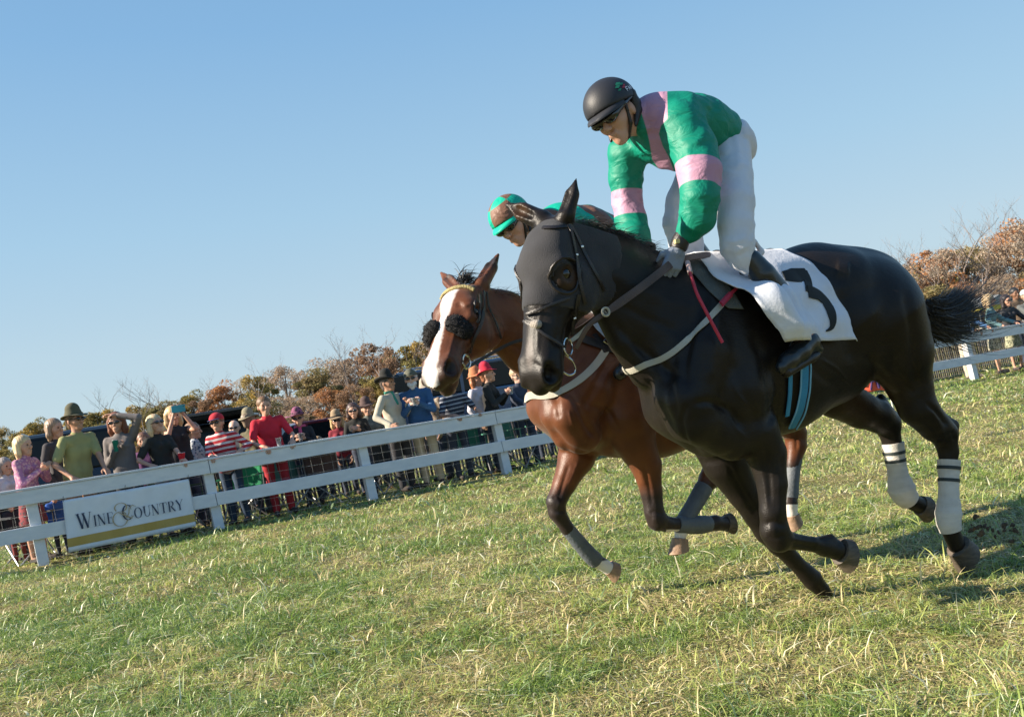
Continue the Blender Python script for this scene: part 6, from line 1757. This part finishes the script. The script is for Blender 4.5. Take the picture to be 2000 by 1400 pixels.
            mb = MB(); mb.lathe([(.094, 0), (.096, .004), (.093, .022), (.090, .024)], P(-.005, 0, .066), 20); mb.build('hat_band', cmat((.03, .025, .02)), ho, True)
        elif hat in ('cap', 'flat', 'beanie'):
            S.ell(P(-.008, 0, .052), np.array([.108, .092, .088 if hat != 'flat' else .07])*g, .01, M)
            if hat == 'flat': S.cone(P(.03, 0, .085), .06*g, P(.075, 0, .062), .04*g, .03)
            S.custom(lambda X, Y, Z: -(((X-hc[0])*u[0]+(Y-hc[1])*u[1]+(Z-hc[2])*u[2])-.038*g))
            V, F = S.mesh(1); ho = mesh_np('cap', V, F, hm, root)
            if hat != 'beanie':
                mb = MB(); n = 12; VV = []
                for j, e in enumerate((.09, .165 if hat == 'cap' else .135)):
                    for i in range(n):
                        t = math.radians(-60+120*i/(n-1)); VV.append(P(.02+(e-.02)*math.cos(t*.8), .078*math.sin(t)*1.1, .052-.012*j))
                mb.add(VV, [(i, i+1, n+i+1, n+i) for i in range(n-1)]); br = mb.build('cap_peak', cap2 if cap2 else hm, ho, True); md = br.modifiers.new('thickness', 'SOLIDIFY'); md.thickness = .005
    if scarf:
        S = Sdf(.011); S.chain([neck+fw*.05, neck+np.array([0, .07, -.01]), neck-fw*.06, neck+np.array([0, -.07, -.01]), neck+fw*.05, chest+fw*.11*s+up*.04], [.022]*5+[.03], .012); V, F = S.mesh(1); mesh_np('scarf', V, F, cmat(scarf), root)
    if extra == 'badge':
        mb = MB(); mb.box(chest+fw*.125*s*1.1+up*.02+np.array([0, .03, 0]), (.006, .07, .09)); mb.build('badge', cmat((.7, .72, .75)), root)
    # cups and telephones are things of their own
    Rw = root.rotation_quaternion.to_matrix()
    def world(p): return Vector(root.location)+Rw @ Vector(p)
    return root, world, arms, hc
def cup(p, label, col=(.5, .02, .03), r=.045, h=.12, nm='cup', clear=False):
    t = empty(nm, tuple(p), 0, label, 'cup')
    m_ = cmat(col) if not clear else mat('clear_plastic', (.75, .78, .8), rough=.15, trans=.8)
    mb = MB(); mb.lathe([(r*.68, 0), (r*.72, h*.3), (r*.86, h*.6), (r*.9, h*.62), (r, h*.96), (r*1.06, h), (r*.98, h), (r*.9, h*.93), (r*.6, h*.1)], (0, 0, 0), 18); mb.build('cup_wall', m_, t, True)
    mb = MB(); mb.lathe([(r*.98, h*.99), (r*1.09, h*.985), (r*1.09, h*1.01), (r*.98, h*1.015)], (0, 0, 0), 18); mb.build('rim', cmat((.7, .7, .7)), t, True)
    return t
def crowd():
    D2 = math.radians
    R = {}
    R[1] = person(47, 872, .42, D2(75), 'blonde bobbed woman in a pink patterned blouse, leftmost at the rail', cmat((.60, .32, .36), 'floral', (.40, .16, .28)), pants=cmat((.08, .05, .06), 'floral', (.25, .05, .06)), hair=(.62, .45, .25), hairlen=.07, pose='both', female=True, skirt=True, lean=.12)
    R[2] = person(149, 822, .36, D2(60), 'man in an olive bush hat and yellow-green shirt leaning on the rail', (.31, .30, .13), pants=(.34, .14, .03), hair=(.12, .07, .04), hat='brim', hatcol=(.09, .085, .05), shades=True, skin=1, pose='rail', lean=.28, sleeves=.75, head_yaw=.1)
    R[3] = person(227, 826, .6, D2(5), 'auburn haired woman in a grey cardigan shading her brow with one hand', (.17, .15, .145), pants=(.03, .03, .035), hair=(.17, .06, .03), hairlen=.10, shades=True, pose='brow', female=True)
    R[4] = person(303, 829, .42, D2(55), 'blonde woman in sunglasses and a black top beside the red cup', (.018, .018, .016), pants=(.4, .42, .48), hair=(.60, .44, .26), hairlen=.06, shades=True, pose='rail', female=True, lean=-.05, head_pitch=.15, sleeves=.6)
    R[5] = person(338, 813, 1.1, D2(35), 'blonde woman in black holding up a teal telephone', (.018, .02, .025), hair=(.58, .40, .2), hairlen=.08, pose='phone', female=True, sleeves=0)
    R[6] = person(378, 842, 1.7, D2(100), 'brown haired person in a blue patterned top behind the red cup', cmat((.05, .08, .14), 'floral', (.4, .42, .45)), hair=(.22, .13, .08), pose='down')
    R[7] = person(423, 826, .33, D2(-5), 'boy in a red baseball cap and red and white striped shirt', cmat((.42, .02, .03), 'stripe', (.6, .52, .52)), pants=(.03, .055, .10), hair=(.15, .08, .05), hat='cap', hatcol=(.45, .02, .035), cap2=cmat((.03, .04, .12)), shades=True, pose='rail', lean=.2)
    R[8] = person(458, 836, 2.4, D2(5), 'grey haired bald man with glasses seen small behind the striped boy', (.10, .10, .11), hair=None, skin=2, pose='down', shades=True)
    R[9] = person(487, 822, 1.2, D2(150), 'man in a khaki bush hat and olive jacket turned away from the track', (.10, .09, .05), hair=(.2, .15, .1), hat='brim', hatcol=(.26, .23, .15), pose='down')
    R[10] = person(517, 794, .36, D2(25), 'fair haired boy in a plain red polo shirt and red trousers', (.50, .015, .035), pants=(.35, .02, .03), hair=(.16, .09, .045), skin=0, pose='rail', sleeves=.6, lean=.22)
    R[11] = person(582, 818, 1.0, D2(8), 'woman in a wide dark floral hat and black jacket with a pink scarf', (.02, .02, .022), hair=(.12, .06, .04), hat='wide', hatcol=cmat((.05, .02, .04), 'floral', (.25, .08, .15)), pose='both', female=True, scarf=(.5, .08, .2), shades=True)
    R[12] = person(658, 822, 1.5, D2(10), 'blonde woman in a tan hat and maroon top', (.22, .02, .035), hair=(.55, .38, .18), hairlen=.08, hat='brim', hatcol=(.32, .23, .14), shades=True, female=True, pose='down')
    R[13] = person(690, 803, 1.0, D2(5), 'dark haired woman in sunglasses and a plain black top', (.016, .017, .02), hair=(.06, .035, .03), hairlen=.06, shades=True, female=True, pose='both')
    R[14] = person(716, 798, 1.6, D2(20), 'person in a brown felt hat and grey green coat behind the beige shirt', (.15, .16, .14), hair=(.1, .06, .04), hat='brim', hatcol=(.09, .055, .05), pose='down')
    R[15] = person(757, 748, .4, D2(60), 'man in a black cowboy hat and beige shirt with a green scarf', (.46, .42, .33), pants=(.03, .03, .035), hair=(.1, .08, .07), hat='cowboy', hatcol=(.015, .016, .018), skin=1, pose='cup', scarf=(.03, .22, .16))
    R[16] = person(803, 740, .34, D2(0), 'white bearded man in a flat cap, blue sweater and khaki trousers', (.03, .09, .20), pants=(.42, .37, .27), hair=(.5, .5, .5), hat='flat', hatcol=(.10, .10, .07), shades=True, skin=2, pose='both', beard=(.62, .60, .58), extra='badge', lean=.1)
    R[17] = person(832, 762, 1.1, D2(-30), 'person in a cream patterned top beneath the bay horse muzzle', cmat((.42, .36, .28), 'floral', (.28, .2, .14)), hair=(.35, .28, .2), pose='down', hat='bucket', hatcol=(.35, .3, .24))
    R[18] = person(882, 752, .36, D2(30), 'person in a dark navy striped polo shirt leaning under the bay horse chin', cmat((.025, .03, .05), 'thin', (.3, .32, .36)), pants=(.05, .06, .09), hair=(.2, .15, .12), pose='rail', lean=.3, sleeves=.6, skin=1)
    R[19] = person(930, 739, .8, D2(50), 'auburn woman in a white top behind the red hat', (.62, .60, .66), hair=(.38, .15, .06), hairlen=.07, female=True, pose='down', hat='bucket', hatcol=(.45, .18, .08))
    R[20] = person(953, 732, .4, D2(75), 'woman in a bright red hat and black coat holding a drink', (.016, .016, .02), hair=(.3, .12, .06), hat='brim', hatcol=(.55, .02, .05), pose='both', female=True, lean=.1, head_pitch=.1)
    R[21] = person(1010, 734, .5, D2(30), 'fair haired man in sunglasses and a navy jacket near the horses', (.035, .045, .075), hair=(.45, .32, .2), shades=True, pose='rail', lean=.15, skin=2)
    R[22] = person(1042, 762, 1.0, D2(10), 'person in a brown jacket mostly hidden by the bay horse chest', (.10, .07, .05), hair=(.1, .06, .04), pose='down')
    R[23] = person(1874, 598, .45, D2(20), 'person in a blue shirt and pale khaki trousers behind the black tail', (.06, .15, .33), pants=(.50, .43, .34), hair=(.15, .1, .07), pose='rail', lean=.1)
    R[24] = person(1933, 587, .36, D2(65), 'blonde woman in a teal jumper at the right end of the rail', (.14, .25, .26), pants=cmat((.05, .06, .05), 'floral', (.35, .33, .25)), hair=(.62, .45, .25), hairlen=.08, female=True, skirt=True, pose='rail', lean=.15, shades=True)
    R[25] = person(1966, 588, .42, D2(20), 'long dark haired woman in sunglasses and a white sleeved black top', (.03, .03, .035), pants=cmat((.06, .07, .04), 'floral', (.3, .3, .2)), hair=(.03, .02, .02), hairlen=.14, female=True, shades=True, skirt=True, pose='rail', lean=.12)
    R[26] = person(2004, 578, .5, D2(-5), 'person in a pale beanie and grey jacket at the right edge', (.10, .11, .11), pants=(.3, .22, .15), hair=(.3, .25, .2), hat='beanie', hatcol=(.4, .5, .5), pose='rail', lean=.1)
    R[27] = person(1982, 574, 1.6, D2(5), 'brown faced man standing in the second row on the right', (.12, .08, .05), hair=(.02, .02, .02), skin=3, pose='down')
    R[28] = person(10, 912, 1.3, D2(60), 'grey haired woman in a white top at the left edge', (.5, .5, .55), hair=(.3, .26, .24), hairlen=.03, female=True, pose='down')
    R[30] = person(104, 968, .8, D2(40), 'small child in a bright blue coat behind the rail', (.02, .10, .42), hair=(.25, .15, .08), pose='down')
    R[31] = person(107, 838, 1.3, D2(70), 'light brown haired person behind the yellow-green shirt', (.05, .045, .05), hair=(.30, .2, .13), hairlen=.05, female=True, pose='down')
    R[32] = person(281, 862, 1.6, D2(10), 'person in a purple top behind the blonde woman in black', (.14, .05, .14), hair=(.16, .08, .05), pose='down')
    R[33] = person(20, 985, .9, D2(30), 'small dark haired child in black low behind the rail at left', (.02, .02, .022), hair=(.05, .03, .02), pose='down', pants=(.25, .05, .05))
    R[34] = person(622, 865, 2.2, D2(10), 'seated child in a grey jumper low behind the fence', (.22, .2, .2), hair=(.3, .2, .1), pose='down')
    # small things held or standing on the rail
    r, w, arms, hc = R[3]; p = w(arms[-1][2]+np.array([.06, .02, -.03])); cup(p, 'tall green beer cup held by the woman in the grey cardigan', (.01, .16, .10), .038, .15)
    p = fence_hit(355, 893, .04); cup((p[0], p[1], FH), 'red plastic party cup standing on the white rail', (.50, .01, .02), .048, .12)
    for k, (a, lab) in {16: (1, 'clear plastic cup in the hands of the bearded man'), 20: (1, 'clear plastic cup held by the woman in the red hat'), 10: (-1, 'clear plastic cup between the hands of the boy in the red polo'), 11: (1, 'small clear cup held by the woman in the floral hat')}.items():
        r, w, arms, hc = R[k]; q = (arms[1][2]+arms[-1][2])/2+np.array([.07, 0, -.03]); p = w(q)
        if k == 10: p = Vector((p[0], p[1], FH))
        cup(p, lab, r=.04, h=.11, clear=True)
    r, w, arms, hc = R[5]; t = empty('telephone', w((arms[1][2]+arms[-1][2])/2+np.array([.06, 0, .06])), r.rotation_quaternion.to_euler()[2], 'teal cased telephone held up by the blonde woman', 'telephone')
    mb = MB(); mb.box((0, 0, 0), (.012, .19, .10)); mb.build('case', mat('teal_case', (.02, .28, .34), rough=.4), t, bevel=.006)
    mb = MB(); mb.box((-.0075, 0, 0), (.002, .17, .085)); mb.build('screen', mat('dark_glass', (.02, .02, .02), rough=.1), t)
    mb = MB(); mb.lathe([(.008, 0), (.008, .003)], (.007, .07, .03), 10, np.array(Matrix.Rotation(math.pi/2, 3, 'Y'))); mb.build('camera_lens', MATS['dark_glass'], t)
def camp_chair(s, d, ang, col, label):
    p = fpt(s, d, 0); t = empty('camp_chair', p, FA+ang, label, 'chair')
    fr_ = mat('chair_tube', (.35, .35, .36), rough=.4, metal=.7); cm = cmat(col)
    w, dp, sh, bh = .5, .45, .42, .85
    for a, b in (((-w/2, -dp/2, 0), (w/2, -dp/2, sh)), ((w/2, -dp/2, 0), (-w/2, -dp/2, sh)), ((-w/2, dp/2, 0), (w/2, dp/2, sh)), ((w/2, dp/2, 0), (-w/2, dp/2, sh)), ((-w/2, -dp/2, 0), (-w/2, dp/2, sh)), ((w/2, -dp/2, 0), (w/2, dp/2, sh))):
        mb = MB(); mb.tube([a, b], .010, 6); mb.build('leg', fr_, t, True)
    for x in (-w/2, w/2):
        mb = MB(); mb.tube([(x, dp/2, sh-.05), (x, dp/2+.08, bh)], .010, 6); mb.build('back_post', fr_, t, True)
        mb = MB(); mb.box((x, 0, .62), (.06, dp, .02)); mb.tube([(x, -dp/2, sh), (x, -dp/2, .62)], .009, 5); mb.build('arm_rest', cm, t)
    mb = MB(); n = 8; V = [(w*(i/n-.5), dp*(j/n-.5), sh-.06*math.sin(math.pi*i/n)*math.sin(math.pi*j/n)) for j in range(n+1) for i in range(n+1)]
    mb.add(V, [(j*(n+1)+i, j*(n+1)+i+1, (j+1)*(n+1)+i+1, (j+1)*(n+1)+i) for j in range(n) for i in range(n)]); o = mb.build('seat', cm, t, True); o.modifiers.new('thickness', 'SOLIDIFY').thickness = .004
    mb = MB(); V = [(w*(i/n-.5), dp/2+.08*(j/n)+.05*math.sin(math.pi*i/n), sh+(bh-sh)*j/n) for j in range(n+1) for i in range(n+1)]
    mb.add(V, [(j*(n+1)+i, j*(n+1)+i+1, (j+1)*(n+1)+i+1, (j+1)*(n+1)+i) for j in range(n) for i in range(n)]); o = mb.build('backrest', cm, t, True); o.modifiers.new('thickness', 'SOLIDIFY').thickness = .004
def fs(px, py, d):
    p = fence_hit(px, py, d); return float(np.dot(np.array([p[0]+LEAN*p[2], p[1]])-F0, FDIR))
crowd()
for px, py, d, a, col, lab in ((50, 1040, .75, .4, (.02, .02, .025), 'black folding camp chair behind the rail at the far left'), (470, 960, .9, -.5, (.02, .25, .10), 'bright green camp chair beside the striped boy'), (565, 920, .75, .3, (.05, .14, .10), 'dark green camp chair below the floral hat'), (640, 950, .8, 2.6, (.10, .06, .05), 'brown camp chair with crossed grey legs by the post'), (750, 900, .9, .2, (.025, .03, .03), 'black camp chair behind the picket panel near the beige shirt'), (915, 880, .75, -.3, (.05, .20, .13), 'green camp chair left of the post under the red hat'), (1010, 860, .7, .5, (.06, .22, .14), 'green camp chair beside the bay horse chest'), (350, 1000, .8, .9, (.06, .10, .05), 'green patterned camp chair behind the banner')):
    camp_chair(fs(px, py, d), d, a, col, lab)
print('crowd done', time.time()-T0)
# ------------------------------------------------------------------ marker flag, kicked soil
def marker_flag():
    Y = 10.0; a = at(1731, 742, Y); b = on_ground(1766, 884)
    t = empty('marker_flag', (b[0], b[1], 0), 0, 'coral orange course marker flag on a thin stake seen under the black horse', 'flag')
    o = np.array([b[0], b[1], 0]); a = a-o; b = np.array([0, 0, -.05])
    mb = MB(); mb.tube([b, a*1.02], .008, 8); mb.build('stake', mat('pale_stake', (.6, .6, .5)), t, True)
    n, m_ = 14, 10; V = []
    cs = [at(*p, Y)-o for p in ((1730, 716), (1655, 706), (1655, 764), (1733, 764))]
    for j in range(m_+1):
        for i in range(n+1):
            u, v = i/n, j/m_; p = (cs[0]*(1-u)+cs[1]*u)*(1-v)+(cs[3]*(1-u)+cs[2]*u)*v; V.append(p+np.array([0, .03*math.sin(u*7+v*3), .012*math.sin(u*9)]))
    F = [(j*(n+1)+i, j*(n+1)+i+1, (j+1)*(n+1)+i+1, (j+1)*(n+1)+i) for j in range(m_) for i in range(n)]
    fl = mesh_np('flag_cloth', V, F, mat('coral_cloth', (.75, .12, .06), rough=.8, noise=.08), t); fl.modifiers.new('thickness', 'SOLIDIFY').thickness = .002
    V = np.array(V).reshape(m_+1, n+1, 3)
    def q(u, v): 
        i = min(int(u*n), n-1); j = min(int(v*m_), m_-1); a_, b_ = u*n-i, v*m_-j
        return (V[j, i]*(1-a_)+V[j, i+1]*a_)*(1-b_)+(V[j+1, i]*(1-a_)+V[j+1, i+1]*a_)*b_-np.array([0, .012, 0])
    pm = mat('purple_print', (.06, .03, .12), rough=.8)
    for strokes in ([((.80, .62), (.76, .92)), ((.76, .92), (.70, .62))], [((.64, .62), (.50, .62)), ((.57, .62), (.57, .93))], [((.28, .62), (.42, .62)), ((.42, .62), (.42, .77)), ((.42, .77), (.28, .77)), ((.28, .77), (.28, .93)), ((.28, .93), (.42, .93))], [((.62, .1), (.62, .5)), ((.62, .5), (.46, .5)), ((.46, .5), (.46, .1))], [((.18, .12), (.36, .12)), ((.36, .12), (.36, .30)), ((.36, .30), (.18, .30)), ((.18, .30), (.18, .5)), ((.18, .5), (.36, .5))]):
        mb = MB()
        for (u0, v0), (u1, v1) in strokes:
            P = [q(1-(u0*(1-k)+u1*k), v0*(1-k)+v1*k) for k in np.linspace(0, 1, 5)]
            mb.tube(P, .011, 5)
        mb.build('letter', pm, fl)
def clods():
    r = random.Random(2); m_ = mat('dark_soil', (.11, .075, .045), rough=1, noise=.4, bump=1, bscale=60)
    S = Sdf(.005)
    for i in range(7): S.ell((r.uniform(-.02, .02), r.uniform(-.02, .02), r.uniform(-.015, .015)), r.uniform(.010, .02), .008)
    V, F = S.mesh(0)
    first = None
    for i in range(60):
        px, py = r.uniform(1895, 2010), r.gauss(1050, 26); p = at(px, py, r.uniform(5.0, 5.9))
        if first is None: o = mesh_np('soil_clod', V, F, m_); first = o
        else: o = first.copy(); C.objects.link(o)
        o.location = p; s = r.uniform(.12, .65); o.scale = (s, s*r.uniform(.6, 1.2), s); o.rotation_euler = (r.uniform(0, 6), r.uniform(0, 6), 0)
        tag(o, 'dark soil clod kicked up behind the hind hooves of the black horse', 'soil clod', 'clods thrown up behind the black horse')
marker_flag(); clods()
